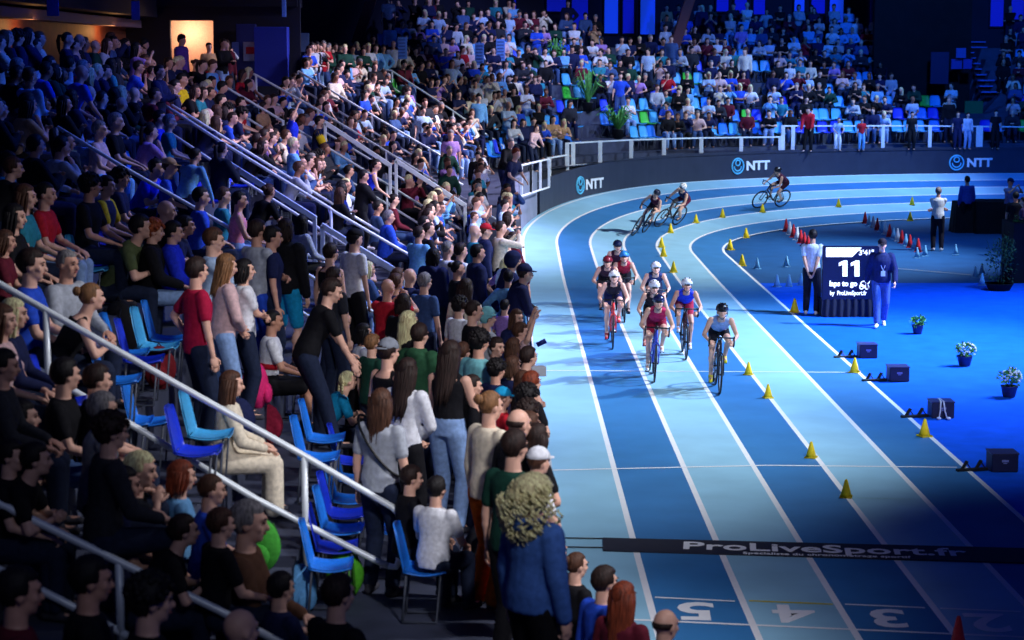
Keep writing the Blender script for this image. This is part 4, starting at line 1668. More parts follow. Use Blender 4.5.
# ------------------------------------------------------------------ timing mat
A, B = on_plane(603, 539), on_plane(1085, 551)
C_, D_ = on_plane(603, 551.5), on_plane(1085, 566)
t = empty('timing_mat', 'long black timing mat across the lanes with white ProLiveSport.fr lettering', 'mat', (A.x, C_.y, 0.0))
mb = MB()
o0 = t.location.copy()
pts = [C_ - o0, D_ - o0, B - o0, A - o0]
h = 0.018
mb.add([(p.x, p.y, 0.001) for p in pts] + [(p.x, p.y, h) for p in pts], [(3, 2, 1, 0), (4, 5, 6, 7), (0, 1, 5, 4), (1, 2, 6, 5), (2, 3, 7, 6), (3, 0, 4, 7)])
mb.build('mat_sheet', mat('mat_black', (24, 28, 44), 0.6, 0, 0.1, 6), t)
ux = (B - A).normalized()
me = text_mesh('ProLiveSport.fr', 0.62, M_LINE, 0.012, 0.001, 'LEFT')
xs = [v.co.x for v in me.vertices]
L0, L1 = on_plane(683, 552), on_plane(968, 557.5)
W = (L1 - L0).length
me.transform(Matrix.Translation((-min(xs), 0, 0)))
me.transform(Matrix.Diagonal((W / (max(xs) - min(xs)), 0.78, 1, 1)))
o = bpy.data.objects.new('lettering', me)
COL.objects.link(o)
o.parent = t
ang = math.atan2(ux.y, ux.x)
p = on_plane(683, 550.0)
o.matrix_local = Matrix.Translation((p.x - o0.x, p.y - o0.y - 0.02, h + 0.002)) @ Matrix.Rotation(ang, 4, 'Z')
o['label'] = 'large white ProLiveSport.fr lettering'
me = text_mesh('Specialiste du chronometrage sportif', 0.16, M_LINE, 0.003, 0.001, 'LEFT')
xs = [v.co.x for v in me.vertices]
p, p2 = on_plane(743, 555.5), on_plane(911, 559)
me.transform(Matrix.Translation((-min(xs), 0, 0)))
me.transform(Matrix.Diagonal(((p2 - p).length / (max(xs) - min(xs)), 0.8, 1, 1)))
o = bpy.data.objects.new('lettering', me)
COL.objects.link(o)
o.parent = t
o.matrix_local = Matrix.Translation((p.x - o0.x, p.y - o0.y - 0.0, h + 0.002)) @ Matrix.Rotation(ang, 4, 'Z')
o['label'] = 'small line of white text under the large lettering'
for (ya, yb2, lab) in ((538.5, 539.5, 'upper'), (547.5, 548.5, 'lower')):
    mb = MB()
    p, p2 = on_plane(540, ya), on_plane(604, yb2)
    mb.tube([V((p.x, p.y, 0.012)) - o0, V((p2.x, p2.y, 0.012)) - o0], 0.009, 6)
    mb.build('cable', M_BLACK, t, True)

# ------------------------------------------------------------------ cones
M_CY = mat('cone_yellow', (255, 216, 30), 0.5, spec=0.3)
M_CB = mat('cone_pale_blue', (120, 190, 235), 0.5)
M_CR = mat('cone_red', (200, 34, 50), 0.5)
M_CW = mat('cone_white', (220, 228, 240), 0.5)


def cone_protos():
    out = {}
    for nm, m, r, h in (('yellow', M_CY, 0.075, 0.23), ('blue', M_CB, 0.085, 0.30), ('red', M_CR, 0.085, 0.34), ('white', M_CW, 0.085, 0.34)):
        mb = MB()
        mb.tube([(0, 0, 0.015), (0, 0, h * .5), (0, 0, h * .93), (0, 0, h)], [r, r * .62, r * .26, r * .16], 14)
        mb.box((0, 0, 0.011), (r * 2.1, r * 2.1, 0.020), bev=0.006)
        out[nm] = mb.mesh('traffic_cone', m, True)
    return out


CP = cone_protos()


def cone(kind, px, py, label, group, sc=1.0):
    p = on_track(px, py)
    o = bpy.data.objects.new('traffic_cone', CP[kind])
    COL.objects.link(o)
    o.location = p
    o.rotation_euler = (0, 0, rnd.uniform(-.6, .6))
    o.scale = (sc,) * 3
    tag(o, label, 'cone', group)


ORD = ['first', 'second', 'third', 'fourth', 'fifth', 'sixth', 'seventh', 'eighth', 'ninth', 'tenth', 'eleventh', 'twelfth', 'thirteenth', 'fourteenth']
g = 'yellow cones on the lane line the riders follow'
for k, (px, py) in enumerate([(846, 497.5), (811, 458), (768, 398), (748.5, 375), (673.5, 272.5), (663.5, 256.5), (661.5, 247.5), (670.5, 233), (696, 223), (722.5, 217.5), (762.5, 212.5), (838.5, 207), (912, 205)]):
    cone('yellow', px, py, 'yellow cone on the lane line beside the riders, %s from the timing mat' % ORD[k], g, 1.0 if k < 4 else 1.25)
g = 'yellow cones along the inner edge of the track'
for k, (px, py) in enumerate([(924.5, 436.5), (854.5, 372.5), (794.5, 312.5), (742, 266), (730, 250), (746, 238), (910, 221)]):
    cone('yellow', px, py, 'yellow cone on the inner white edge line, %s from the timing mat' % ORD[k], g, 1.15 if k < 2 else 1.35)
p = on_plane(957.5, 657)
o = bpy.data.objects.new('traffic_cone', CP['red'])
COL.objects.link(o)
o.location = p
o.scale = (1.1, 1.1, 1.15)
tag(o, 'dark red cone cut off by the lower edge, on the white start line', 'cone')
for px, py, lab in ((757, 269, 'pale blue cone standing alone just inside the bend'), (786.5, 267, 'pale blue cone behind the man in the white shirt'), (777, 287, 'pale blue cone farthest left of three beside the white-shirted man'),
                    (789, 286.5, 'pale blue cone in the middle of three beside the white-shirted man'), (801, 285.5, 'pale blue cone touching the white-shirted man'),
                    (955.5, 255, 'pale blue cone right of the man in white T-shirt'), (975.5, 277.5, 'pale blue cone at the end of the beige line'), (982, 275, 'pale blue cone behind the end of the beige line'),
                    (982, 285.5, 'pale blue cone in front of the end of the beige line'), (917, 258, 'pale blue cone nearest in the long row of small cones'), (925, 256, 'pale blue cone left of the shoes of the man in white T-shirt')):
    cone('blue', px, py, lab, 'pale blue cones on the infield', 1.0)
for k in range(7):
    x, y = 786 + (808 - 786) * k / 6, 231.5 + (249 - 231.5) * k / 6
    kd = 'red' if k in (0, 5, 6) else ('white' if k % 2 else 'red')
    cone(kd, x, y, '%s cone, %s in the short row behind the lap board' % (kd, ORD[k]), 'short row of red and white cones', 1.2)
for k in range(14):
    x, y = 865 + (918 - 865) * k / 13, 223.5 + (252 - 223.5) * k / 13
    kd = ('red', 'blue', 'white')[k % 3]
    if k > 9:
        kd = ('blue', 'red')[k % 2]
    cone(kd, x, y, '%s cone, %s in the long slanting row on the infield' % (kd if kd != 'blue' else 'pale blue', ORD[k]), 'long slanting row of small cones', 1.15)

# ------------------------------------------------------------------ black boxes with starting blocks
M_BOX = mat('box_black', (16, 22, 62), 0.5)
M_BOXEDGE = mat('box_edge', (60, 70, 130), 0.4, 0.3)
for k, (px, py, w) in enumerate([(868.5, 358.5, 18), (899.5, 382, 20), (943, 418.5, 23), (1005, 472.5, 27)]):
    p = on_plane(px, py, -0.012)
    sc = w / F_PX * p.y / 0.42
    t = empty('equipment_box', 'black box beside the track, %s from the lap board%s' % (ORD[k], ', with white strap' if k == 2 else ''), 'box', p, group='black boxes along the track')
    W, D, H = 0.42 * sc, 0.34, 0.25
    mb = MB()
    mb.box((0, D / 2, H / 2), (W, D, H), bev=0.012)
    mb.build('case', M_BOX, t)
    mb = MB()
    mb.box((0, D / 2, H + 0.006), (W * 1.0, D, 0.012), bev=0.004)
    for s in (-1, 1):
        mb.box((s * W / 2, D / 2, H), (0.02, D, 0.025), bev=0.004)
    mb.build('lid', M_BOXEDGE, t)
    mb = MB()
    mb.box((0.0, -0.004, H * 0.62), (0.09, 0.008, 0.03))
    mb.box((0.0, -0.004, H * 0.50), (0.05, 0.008, 0.012))
    mb.build('badge', mat('badge_grey', (110, 120, 180), 0.5), t)
    s = empty('starting_block', 'dark metal starting block left of the %s black box' % ORD[k], 'starting block', (p.x - W / 2 - 0.2, p.y + 0.05, p.z), group='starting blocks beside the boxes')
    mb = MB()
    mb.box((-0.05, 0.02, 0.025), (0.45, 0.07, 0.04), Matrix.Rotation(0.25, 3, 'Z'), bev=0.006)
    mb.build('rail', M_BLACK, s)
    for q in (-0.14, 0.06):
        mb = MB()
        mb.box((q, 0.03 + q * .25 + 0.06, 0.08), (0.13, 0.04, 0.13), Matrix.Rotation(0.5, 3, 'Y') @ Matrix.Rotation(1.2, 3, 'Z'), bev=0.005)
        mb.tube([(q + 0.08, 0.04, 0.03), (q + 0.02, 0.06, 0.12)], 0.008, 6)
        mb.build('foot_pad', M_BLACK, s)
    if k == 2:
        mb = MB()
        x0 = -0.02
        for dx in (-0.035, 0.035):
            mb.tube([(x0 + dx * .3, 0.25, H + 0.02), (x0 + dx * .6, -0.01, H + 0.012), (x0 + dx, -0.05, H * .5), (x0 + dx * 1.8, -0.10, 0.02)], 0.012, 6)
        mb.ell((x0 - 0.07, -0.12, 0.025), (0.04, 0.05, 0.022), None, 10, 6)
        mb.ell((x0 + 0.08, -0.12, 0.025), (0.04, 0.05, 0.022), None, 10, 6)
        o = mb.build('strap', mat('strap_white', (190, 200, 230), 0.7), None, True)
        o.location = p
        tag(o, 'white double strap hanging over the third black box', 'strap')

# ------------------------------------------------------------------ potted plants
M_LEAF = mat('leaf_green', (80, 150, 70), 0.6, 0, 0.4, 10)
M_LEAF2 = mat('leaf_dark', (34, 74, 44), 0.6, 0, 0.4, 10)
M_FLOWER = mat('flower_white', (225, 230, 220), 0.6)
M_POT = mat('pot_navy', (14, 26, 84), 0.5)


def leafball(mb, c, r, n, size, rr, up=0.3, mi=0):
    for _ in range(n):
        d = V((rr.gauss(0, 1), rr.gauss(0, 1), rr.gauss(up, 1))).normalized()
        b = V(c) + V((d.x * r[0], d.y * r[1], d.z * r[2])) * rr.uniform(0.35, 0.95)
        L = size * rr.uniform(0.7, 1.3)
        sd = d.orthogonal().normalized()
        sd = Matrix.Rotation(rr.uniform(0, 6.28), 3, d) @ sd
        tip = b + (d + sd * 0.5) .normalized() * L
        m = b.lerp(tip, 0.5) + V((0, 0, L * 0.08))
        w = d.cross(sd).normalized() * L * 0.24
        mb.add([b, m - w, tip, m + w], [(0, 1, 2, 3)], mi)


def plant(px, py, hpx, label, fl=True, dark=False, wide=1.0, potm=None, seed=1, n=170, z=-0.012):
    rr = random.Random(seed)
    p = on_plane(px, py, z)
    H = hpx / F_PX * p.y * 1.02
    t = empty('potted_plant', label, 'plant', p)
    pr = 0.135 * wide
    mb = MB()
    mb.tube([(0, 0, 0), (0, 0, 0.02), (0, 0, 0.17), (0, 0, 0.19), (0, 0, 0.19), (0, 0, 0.15)], [pr * .68, pr * .75, pr, pr * 1.08, pr * .95, pr * .9], 18)
    mb.build('pot', potm or M_POT, t, True)
    mb = MB()
    for _ in range(9):
        a = rr.uniform(0, 6.28)
        mb.tube([(0, 0, 0.14), (math.cos(a) * pr * .5, math.sin(a) * pr * .5, H * .5), (math.cos(a) * pr, math.sin(a) * pr, H * .85)], [0.008, 0.006, 0.003], 5)
    mb.build('stems', M_LEAF2, t, True)
    mb = MB()
    leafball(mb, (0, 0, 0.19 + (H - 0.19) * .35), (pr * 1.25, pr * 1.2, (H - 0.16) * .5), int(n * .75), 0.075, rr)
    leafball(mb, (0.05 * wide, 0, H * .72), (pr * .9, pr * .9, H * .22), n // 2, 0.06, rr)
    mb.build('foliage', M_LEAF2 if dark else M_LEAF, t)
    if fl:
        mb = MB()
        for _ in range(46):
            d = V((rr.gauss(0.2, 0.7), rr.gauss(-0.2, 0.7), rr.uniform(-0.2, 1))).normalized()
            c = V((0.03, 0, H * .62)) + V((d.x * pr * 1.2, d.y * pr * 1.2, d.z * H * .36))
            mb.ell(c, (0.021, 0.021, 0.016), None, 7, 4)
        mb.build('flowers', M_FLOWER, t, True)
    return t


plant(917.5, 334, 18, 'small green potted plant on the blue carpet in front of the walking man', False, seed=2, wide=0.85)
plant(964.5, 366, 24, 'potted white-flowered plant in the middle of the three on the blue carpet', True, seed=3)
plant(1009, 397, 30, 'tall potted white-flowered plant at the right edge of the blue carpet', True, seed=4)
plant(999, 291, 60, 'large bushy dark potted plant beside the black drape at the right', False, True, 2.4, M_VOID, 5, 420, -0.03)
plant(1013, 282, 72, 'tall upright green plant behind the large bushy plant', False, False, 1.1, M_VOID, 6, 200, -0.03)
# plants among the spectators of the bend
for px, py, hpx, wd, lab, sd in ((618, 141, 34, 3.2, 'leafy green plant behind the railing among the spectators', 7), (588, 112, 42, 3.0, 'tall dark green plant in the lower seats of the bend', 8), (556, 80, 34, 2.4, 'slim dark green plant higher up in the bend', 9)):
    b_ = None
    d = ray(px, py)
    Y = 60
    while Y < 95:
        x, z = d.x * Y / d.y, CAM_H + d.z * Y / d.y
        s_, r_ = s_of(x, Y)
        if r_ > RW + 0.3 and z <= floor_z(row_of(r_ - RW), x, Y) + 0.05:
            break
        Y += 0.05
    rr = random.Random(sd)
    zf = floor_z(row_of(r_ - RW), x, Y)
    H = hpx / F_PX * Y
    t = empty('potted_plant', lab, 'plant', (x, Y, zf))
    mb = MB()
    mb.tube([(0, 0, 0), (0, 0, 0.30), (0, 0, 0.32)], [0.16, 0.22, 0.23], 14)
    mb.build('pot', M_BLACK, t, True)
    mb = MB()
    for k in range(46):
        a = rr.uniform(0, 6.28)
        L = H * rr.uniform(.6, 1.0)
        ro = wd * 0.16 * rr.uniform(.5, 1.2)
        pts = [V((0, 0, 0.28)), V((math.cos(a) * ro * .4, math.sin(a) * ro * .4, L * .6)), V((math.cos(a) * ro, math.sin(a) * ro, L)), V((math.cos(a) * ro * 1.5, math.sin(a) * ro * 1.5, L * .88))]
        for j in range(3):
            w = V((-math.sin(a), math.cos(a), 0)) * (0.035, 0.04, 0.03)[j]
            mb.add([pts[j] - w, pts[j] + w, pts[j + 1] + w * .7, pts[j + 1] - w * .7], [(0, 1, 2, 3)])
    mb.build('foliage', M_LEAF, t)

# ------------------------------------------------------------------ draped tables at the right
M_DRAPE = mat('table_drape', (8, 12, 26), 0.9, 0, 0.3, 3)


def draped(label, x0, x1, pyt, pyb, depth, name='draped_table', flare=0.0):
    A, B = on_plane(x0, pyb, -0.03), on_plane(x1, pyb, -0.03)
    top = at_depth((x0 + x1) / 2, pyt, A.y).z
    mb = MB()
    W = B.x - A.x
    n = 36
    loop = []
    for (ax, ay, bx, by) in ((0, 0, W, 0), (W, 0, W, depth), (W, depth, 0, depth), (0, depth, 0, 0)):
        L = math.hypot(bx - ax, by - ay)
        m = max(3, int(L / 0.09))
        for k in range(m):
            u = k / m
            ph = len(loop) * 1.4
            loop.append((ax + (bx - ax) * u, ay + (by - ay) * u, ph))
    N = len(loop)
    vs = []
    cx, cy = W / 2, depth / 2
    for x, y, ph in loop:
        d = V((x - cx, y - cy, 0)).normalized()
        vs.append((x, y, top))
        k = 0.03 * math.sin(ph) + flare
        vs.append((x + d.x * k, y + d.y * k, 0))
    fs = [(2 * k, 2 * k + 1, 2 * ((k + 1) % N) + 1, 2 * ((k + 1) % N)) for k in range(N)]
    fs.append(tuple(2 * k for k in range(N)))
    mb.add(vs, fs)
    o = mb.build(name, M_DRAPE)
    o.location = (A.x, A.y, -0.03)
    tag(o, label, 'table')
    return o


draped('long table under black cloth at the right edge of the infield', 976, 1060, 201, 234, 1.4)
draped('tall stand under black cloth below the photographer in blue', 956, 974, 201, 233, 0.7, flare=0.08)
draped('black draped block filling the right edge beside the big plant', 1012, 1060, 222, 284, 1.2)

# ------------------------------------------------------------------ people on the infield
def ground_person(px_foot, py_foot, heading, pose, top, bottom, hair, skin, shoes, label, scale=1.0, z=-0.03, lod=0):
    p = on_plane(px_foot, py_foot, z)
    return person(p, heading, pose, top, bottom, hair, skin, shoes, label, None, scale, lod)


ground_person(811, 315, 70, 'back', ('polo', (196, 206, 232)), ('trousers', (16, 20, 44)), ('short', (30, 24, 26)), 1, (225, 225, 235), 'man in white and blue shirt and dark trousers standing left of the lap board', 1.05)
ground_person(880, 327, -95, 'walk', ('jacket', (22, 34, 84)), ('jeans', (60, 90, 160)), ('cap', (34, 26, 40), (60, 40, 34)), 0, (240, 242, 245), 'man in navy jacket and jeans with lanyard walking in front of the lap board', 1.04)
o = bpy.data.objects[-1] if False else None
p = on_plane(880, 327, -0.03)
mb = MB()
mb.tube([(-0.09, -0.10, 1.50), (-0.05, -0.17, 1.32), (0, -0.185, 1.18), (0.05, -0.17, 1.32), (0.09, -0.10, 1.50)], 0.008, 6)
mb.box((0, -0.19, 1.13), (0.09, 0.006, 0.11), bev=0.002)
o = mb.build('lanyard', mat('lanyard_pale', (170, 190, 230), 0.6))
o.location = p
tag(o, 'pale lanyard with a badge on the chest of the walking man', 'lanyard')
ground_person(937, 251, 80, 'crossed', ('tee', (196, 200, 206)), ('trousers', (14, 16, 34)), ('short', (110, 100, 100)), 1, (200, 205, 215), 'man in white T-shirt and black trousers standing with his back to us on the infield', 1.04)
ground_person(966, 233, 100, 'stand', ('long', (40, 80, 190)), ('trousers', (10, 14, 30)), ('short', (24, 20, 24)), 1, (30, 30, 40), 'person in blue top seen from behind at the tall draped stand', 1.02, lod=1)
ground_person(1008, 236, -60, 'phone', ('tee', (120, 130, 180)), ('trousers', (12, 14, 26)), ('cap', (24, 34, 80), (24, 20, 20)), 1, (30, 30, 40), 'person in cap holding a camera up behind the long black table', 1.02, lod=1)
ground_person(1014, 256, 80, 'stand', ('tee', (20, 22, 34)), ('trousers', (12, 14, 26)), ('short', (20, 18, 20)), 1, (30, 30, 40), 'person in black in front of the long black table', 1.02, lod=1)
ground_person(1023, 262, 150, 'stand', ('tee', (60, 50, 90)), ('trousers', (12, 14, 26)), ('short', (30, 22, 20)), 0, (30, 30, 40), 'person with bare arms cut off by the right edge', 1.0, lod=1)

# ------------------------------------------------------------------ spectators one by one
K = dict(black=(16, 16, 22), char=(40, 42, 50), navy=(24, 32, 72), blue=(36, 78, 200), royal=(28, 50, 210), sky=(110, 170, 220), pale=(170, 195, 225), white=(222, 224, 230), grey=(130, 136, 146), lgrey=(172, 178, 188),
         teal=(40, 130, 150), mint=(120, 190, 195), red=(190, 30, 46), crimson=(170, 20, 60), maroon=(96, 24, 42), pink=(225, 140, 160), rose=(215, 180, 180), cream=(226, 214, 190), olive=(84, 96, 60), green=(40, 84, 56), dgreen=(20, 62, 50),
         yellow=(232, 196, 30), orange=(216, 104, 24), purple=(96, 60, 150), denim=(58, 84, 130), denimb=(64, 104, 176), ldenim=(130, 160, 205), ddenim=(26, 36, 60), brown=(90, 60, 44), tan=(190, 150, 110), lilac=(170, 130, 200), turq=(20, 150, 200))
HC = dict(bk=(22, 18, 20), db=(44, 30, 26), br=(78, 50, 36), lb=(130, 92, 60), bl=(242, 208, 156), au=(120, 52, 30), gi=(160, 78, 40), gr=(130, 126, 126), wh=(190, 188, 190), pu=(80, 50, 70))
# px, py of the head; pose; heading; top; bottom; hair; skin; scale; label
S = [
 (68, 264, 'sit', -28, 'long lgrey', 'jeans ddenim', 'crew gr', 1, 1.06, 'older man with cropped grey hair in light grey sweater, above the nearest handrail'),
 (31, 262, 'sit', 2, 'tee blue', 'jeans ddenim', 'short db', 0, 1.0, 'young man with glasses and blue T-shirt left of the grey-sweater man'),
 (8, 274, 'sit', 5, 'tee maroon', 'jeans ddenim', 'bob br', 1, 1.0, 'dark-haired person at the left edge behind the blue T-shirt'),
 (92, 297, 'sitfwd', 15, 'tank black', 'jeans ddenim', 'bun lb', 0, 1.0, 'woman with brown bun and bare arms, hand on the nearest handrail'),
 (14, 314, 'sit', 5, 'long navy', 'jeans ddenim', 'verylong bl', 0, 0.98, 'person with long straight blonde hair below the nearest handrail'),
 (3, 320, 'sit', -5, 'tee rose', 'jeans ddenim', 'long br', 0, 0.98, 'person with pale face cut off by the left edge beside long blonde hair'),
 (66, 375, 'sitB', 0, 'tee black', 'jeans denim', 'short bk', 0, 1.03, 'dark-bearded man in black T-shirt and jeans below the rail post'),
 (98, 380, 'sit', 25, 'tee black', 'jeans ddenim', 'short db', 0, 0.98, 'person with thick dark hair right of the bearded man'),
 (103, 409, 'sit', 20, 'tee grey', 'jeans ddenim', 'short gr', 0, 0.97, 'person with short greying hair under the mid rail'),
 (112, 432, 'sit', 25, 'long char', 'jeans ddenim', 'curly db', 0, 1.0, 'person with bushy dark hair seen from behind below the greying head'),
 (141, 470, 'sitchin', -5, 'tee black', 'jeans ddenim', 'short bl', 0, 1.04, 'blonde person in black T-shirt with a hand held to the mouth'),
 (124, 485, 'sit', 10, 'tee navy', 'jeans ddenim', 'long bk', 1, 0.98, 'long dark-haired person behind the blonde in black T-shirt'),
 (182, 476, 'sit', 20, 'tee sky', 'jeans ddenim', 'bob au', 0, 0.92, 'girl with auburn bob and light blue collar'),
 (212, 490, 'sit', 15, 'tee blue', 'jeans ddenim', 'crew br', 0, 0.9, 'boy with cropped brown hair right of the auburn bob'),
 (248, 521, 'sit', -2, 'long brown', 'jeans ddenim', 'short gr', 0, 1.03, 'grey-haired man with glasses and brown top near the rail end'),
 (192, 532, 'sitfwd', 10, 'tee black', 'jeans ddenim', 'short db', 0, 1.03, 'dark-haired man bent forward with bare arms beneath the grey-haired man'),
 (224, 583, 'sit', 30, 'tee black', 'jeans ddenim', 'short br', 0, 1.0, 'brown-haired person just above the corner handrail'),
 (241, 630, 'sit', 40, 'tee purple', 'jeans ddenim', 'bald bk', 0, 1.05, 'bald person in the bottom row under the corner handrail'),
 (283, 588, 'sit', 40, 'tee navy', 'jeans ddenim', 'short bk', 0, 1.02, 'black-haired person with bare neck below the rail post foot'),
 (339, 594, 'sit', 45, 'tee black', 'jeans ddenim', 'short db', 0, 1.02, 'dark-haired man at the foot of the walkway, nearest to the rail hook'),
 (152, 600, 'sit', 20, 'tee black', 'jeans ddenim', 'curly bk', 0, 1.06, 'large dark head of hair at the bottom below the corner handrail'),
 (45, 484, 'sitfwd', 0, 'tee black', 'jeans ddenim', 'short bk', 0, 1.05, 'dark-haired man looking down, just above the corner handrail'),
 (14, 474, 'sit', -5, 'tee black', 'jeans ddenim', 'short bk', 0, 1.0, 'person in shadow at the left edge above the corner handrail'),
 (20, 592, 'sit', 20, 'tee maroon', 'jeans ddenim', 'short bk', 1, 1.05, 'person in the dark bottom left corner'),
 (92, 580, 'sit', 15, 'tee black', 'jeans ddenim', 'short bk', 1, 1.05, 'person in black below the corner handrail, left of the large dark hair'),
 (22, 418, 'sitfwd', 5, 'tee black', 'jeans ddenim', 'short bk', 0, 1.0, 'person in black with forearms on knees at the left edge below the mid rail'),
 (6, 366, 'sit', 5, 'long char', 'jeans ddenim', 'short bk', 1, 1.0, 'person in dark grey sweater at the left edge level with the rail post'),
 (198, 271, 'hip', 28, 'tee crimson', 'jeans ddenim', 'short db', 0, 1.02, 'man standing in crimson T-shirt and black jeans'),
 (214, 240, 'chin', 8, 'long pale', 'jeans denim', 'short br', 0, 1.04, 'person standing in white cardigan with a hand at the chin behind the crimson T-shirt'),
 (227, 266, 'belly', 22, 'long rose', 'jeans ldenim', 'long lb', 0, 0.97, 'woman in pale pink top and light jeans right of the crimson T-shirt'),
 (245, 270, 'crossed', 18, 'tee white', 'jeans ddenim', 'bob bk', 0, 0.92, 'girl with black bob and white top between pink and grey T-shirts'),
 (258, 231, 'crossed', 45, 'tee lgrey', 'jeans blue', 'short db', 1, 1.04, 'man in light grey T-shirt and blue jeans standing with arms crossed'),
 (273, 237, 'stand', 10, 'tee navy', 'jeans ddenim', 'short bk', 1, 1.0, 'man in navy half hidden between the grey T-shirt and the turquoise shorts'),
 (286, 229, 'stand', 65, 'jacket black', 'shorts turq', 'bob db', 0, 1.03, 'person with dark bob in black jacket and turquoise shorts'),
 (332, 291, 'bend', 20, 'tee black', 'jeans ddenim', 'short db', 0, 1.06, 'tall man in black T-shirt and dark jeans leaning forward with hanging arm'),
 (331, 253, 'stand', 50, 'tank black', 'jeans ddenim', 'short db', 0, 1.0, 'person in black tank top with bare neck beside the capped man'),
 (355, 239, 'stand', 40, 'tee white', 'trousers black', 'capback black bk', 0, 1.04, 'man in white T-shirt with black cap standing with his back to us'),
 (334, 277, 'stand', 45, 'tee char', 'jeans ddenim', 'short db', 0, 0.94, 'brown-haired youth under the black tank top'),
 (273, 321, 'sit', 12, 'tee white', 'shorts black', 'crew bk', 2, 0.96, 'boy in white and black football shirt with red stripes'),
 (232, 384, 'sit', 12, 'long cream', 'wide cream', 'verylong br', 0, 0.98, 'girl with long brown hair in cream outfit sitting by the nearest handrail'),
 (91, 186, 'sitB', -10, 'tee black', 'jeans ddenim', 'curly bk', 1, 1.06, 'curly black-haired man in black T-shirt and jeans, elbows on knees, upper left'),
 (107, 186, 'sit', -5, 'tee navy', 'jeans ddenim', 'short db', 0, 0.98, 'man with yellow sleeves on a navy shirt next to the curly-haired man in black'),
 (121, 178, 'sit', 5, 'tee navy', 'shorts black', 'curly bk', 1, 1.0, 'person with bushy black hair in navy T-shirt resting arms on knees'),
 (156, 168, 'sitfwd', -20, 'tee royal', 'jeans ddenim', 'short bk', 0, 1.0, 'man in bright blue shirt leaning forward behind the long handrail'),
 (170, 167, 'sit', 0, 'tee blue', 'jeans ddenim', 'cap tan br', 0, 0.98, 'person in blue shirt and beige cap'),
 (196, 156, 'bend', 60, 'long sky', 'trousers navy', 'short bk', 1, 1.0, 'person in denim-blue shirt bending down at the guard rail'),
 (166, 211, 'sit', 15, 'tee black', 'jeans ddenim', 'bald bk', 0, 1.0, 'bald man seated above the ginger-haired woman'),
 (137, 216, 'sitfwd', -5, 'tee olive', 'jeans ddenim', 'short bk', 0, 1.0, 'dark-haired person in olive top with a hand at the face'),
 (154, 231, 'sit', 8, 'jacket black', 'jeans ldenim', 'curly gi', 0, 1.02, 'ginger-haired woman in black blazer and light jeans'),
 (174, 232, 'sit', 5, 'jacket royal', 'jeans ddenim', 'short bk', 0, 1.0, 'man in royal blue tracksuit jacket beside the black blazer'),
 (186, 226, 'sitfwd', 0, 'jacket navy', 'jeans ddenim', 'short bk', 1, 1.0, 'man in navy tracksuit jacket looking down'),
 (201, 197, 'sit', 15, 'tee blue', 'jeans ddenim', 'short bk', 0, 1.0, 'dark-haired man in blue T-shirt just above the long handrail'),
 (224, 196, 'sit', 15, 'tee teal', 'jeans denim', 'short br', 0, 1.0, 'brown-haired person in teal T-shirt just above the long handrail'),
 (240, 200, 'sit', 10, 'tank pink', 'jeans ldenim', 'short bk', 1, 1.0, 'bare-shouldered person right of the teal T-shirt'),
 (46, 194, 'sit', -5, 'tee red', 'jeans ldenim', 'pony bk', 0, 1.02, 'dark-haired woman in red T-shirt and light jeans, upper left'),
 (25, 197, 'sit', -2, 'tee teal', 'jeans ddenim', 'verylong br', 0, 1.0, 'woman with long brown hair left of the red T-shirt'),
 (15, 217, 'sit', -5, 'tee black', 'jeans ddenim', 'long bk', 0, 1.0, 'dark-haired person in black below the long brown hair'),
 (9, 162, 'sit', 0, 'tee turq', 'jeans ddenim', 'short bk', 0, 0.98, 'person in turquoise T-shirt at the upper left edge'),
 (100, 130, 'sit', -5, 'tee rose', 'jeans sky', 'short gr', 0, 1.0, 'balding man in pale pink shirt and light jeans, upper left'),
 (116, 122, 'sit', 0, 'tee black', 'jeans ddenim', 'short gr', 0, 1.0, 'grey-haired person in black right of the pale pink shirt'),
 (160, 118, 'sit', 0, 'tee royal', 'jeans ddenim', 'short bk', 0, 1.0, 'young man in royal blue shirt holding his hands together'),
 (170, 122, 'sit', 5, 'tee teal', 'jeans ddenim', 'short gr', 0, 1.0, 'person in bright teal top beside the royal blue shirt'),
 (160, 72, 'clap', -10, 'jacket navy', 'jeans navy', 'short bk', 1, 1.0, 'person in navy jacket clapping in the upper rows left of the doorway'),
 (182, 80, 'sit', -10, 'tee yellow', 'jeans ddenim', 'short bk', 1, 1.0, 'person in bright yellow top in the upper rows by the doorway'),
 (221, 101, 'sit', 5, 'tee navy', 'jeans navy', 'short bk', 0, 1.0, 'person with yellow sleeves on a dark shirt right of the doorway'),
 (241, 103, 'sit', 0, 'tee red', 'jeans ddenim', 'short bk', 0, 1.0, 'person in red T-shirt under the red-square poster'),
 (213, 65, 'belly', -15, 'long sky', 'trousers navy', 'short br', 0, 1.0, 'person in pale blue sweater standing by the short handrail'),
 (182, 40, 'stand', -20, 'jacket purple', 'trousers black', 'curly bk', 1, 1.08, 'tall dark-haired person silhouetted against the lit doorway'),
 (196, 48, 'stand', 10, 'long sky', 'trousers black', 'short bk', 1, 1.0, 'person in light blue top in front of the lit doorway'),
 (209, 47, 'stand', -60, 'tee tan', 'trousers black', 'bun bk', 0, 0.98, 'person with dark bun standing inside the lit doorway'),
 (222, 50, 'stand', -10, 'tee maroon', 'trousers black', 'short bk', 0, 1.0, 'person in dark red top right of the lit doorway'),
 (126, 48, 'rail', -5, 'long char', 'trousers black', 'short bk', 1, 1.05, 'tall person in dark grey leaning on a rail in the top rows'),
 (16, 42, 'stand', 0, 'tee black', 'trousers black', 'short bk', 1, 1.08, 'tall dark figure standing at the top left'),
 (320, 122, 'clap', 0, 'jacket navy', 'trousers navy', 'short bk', 0, 1.0, 'person standing in navy tracksuit with yellow sleeves near the middle aisle'),
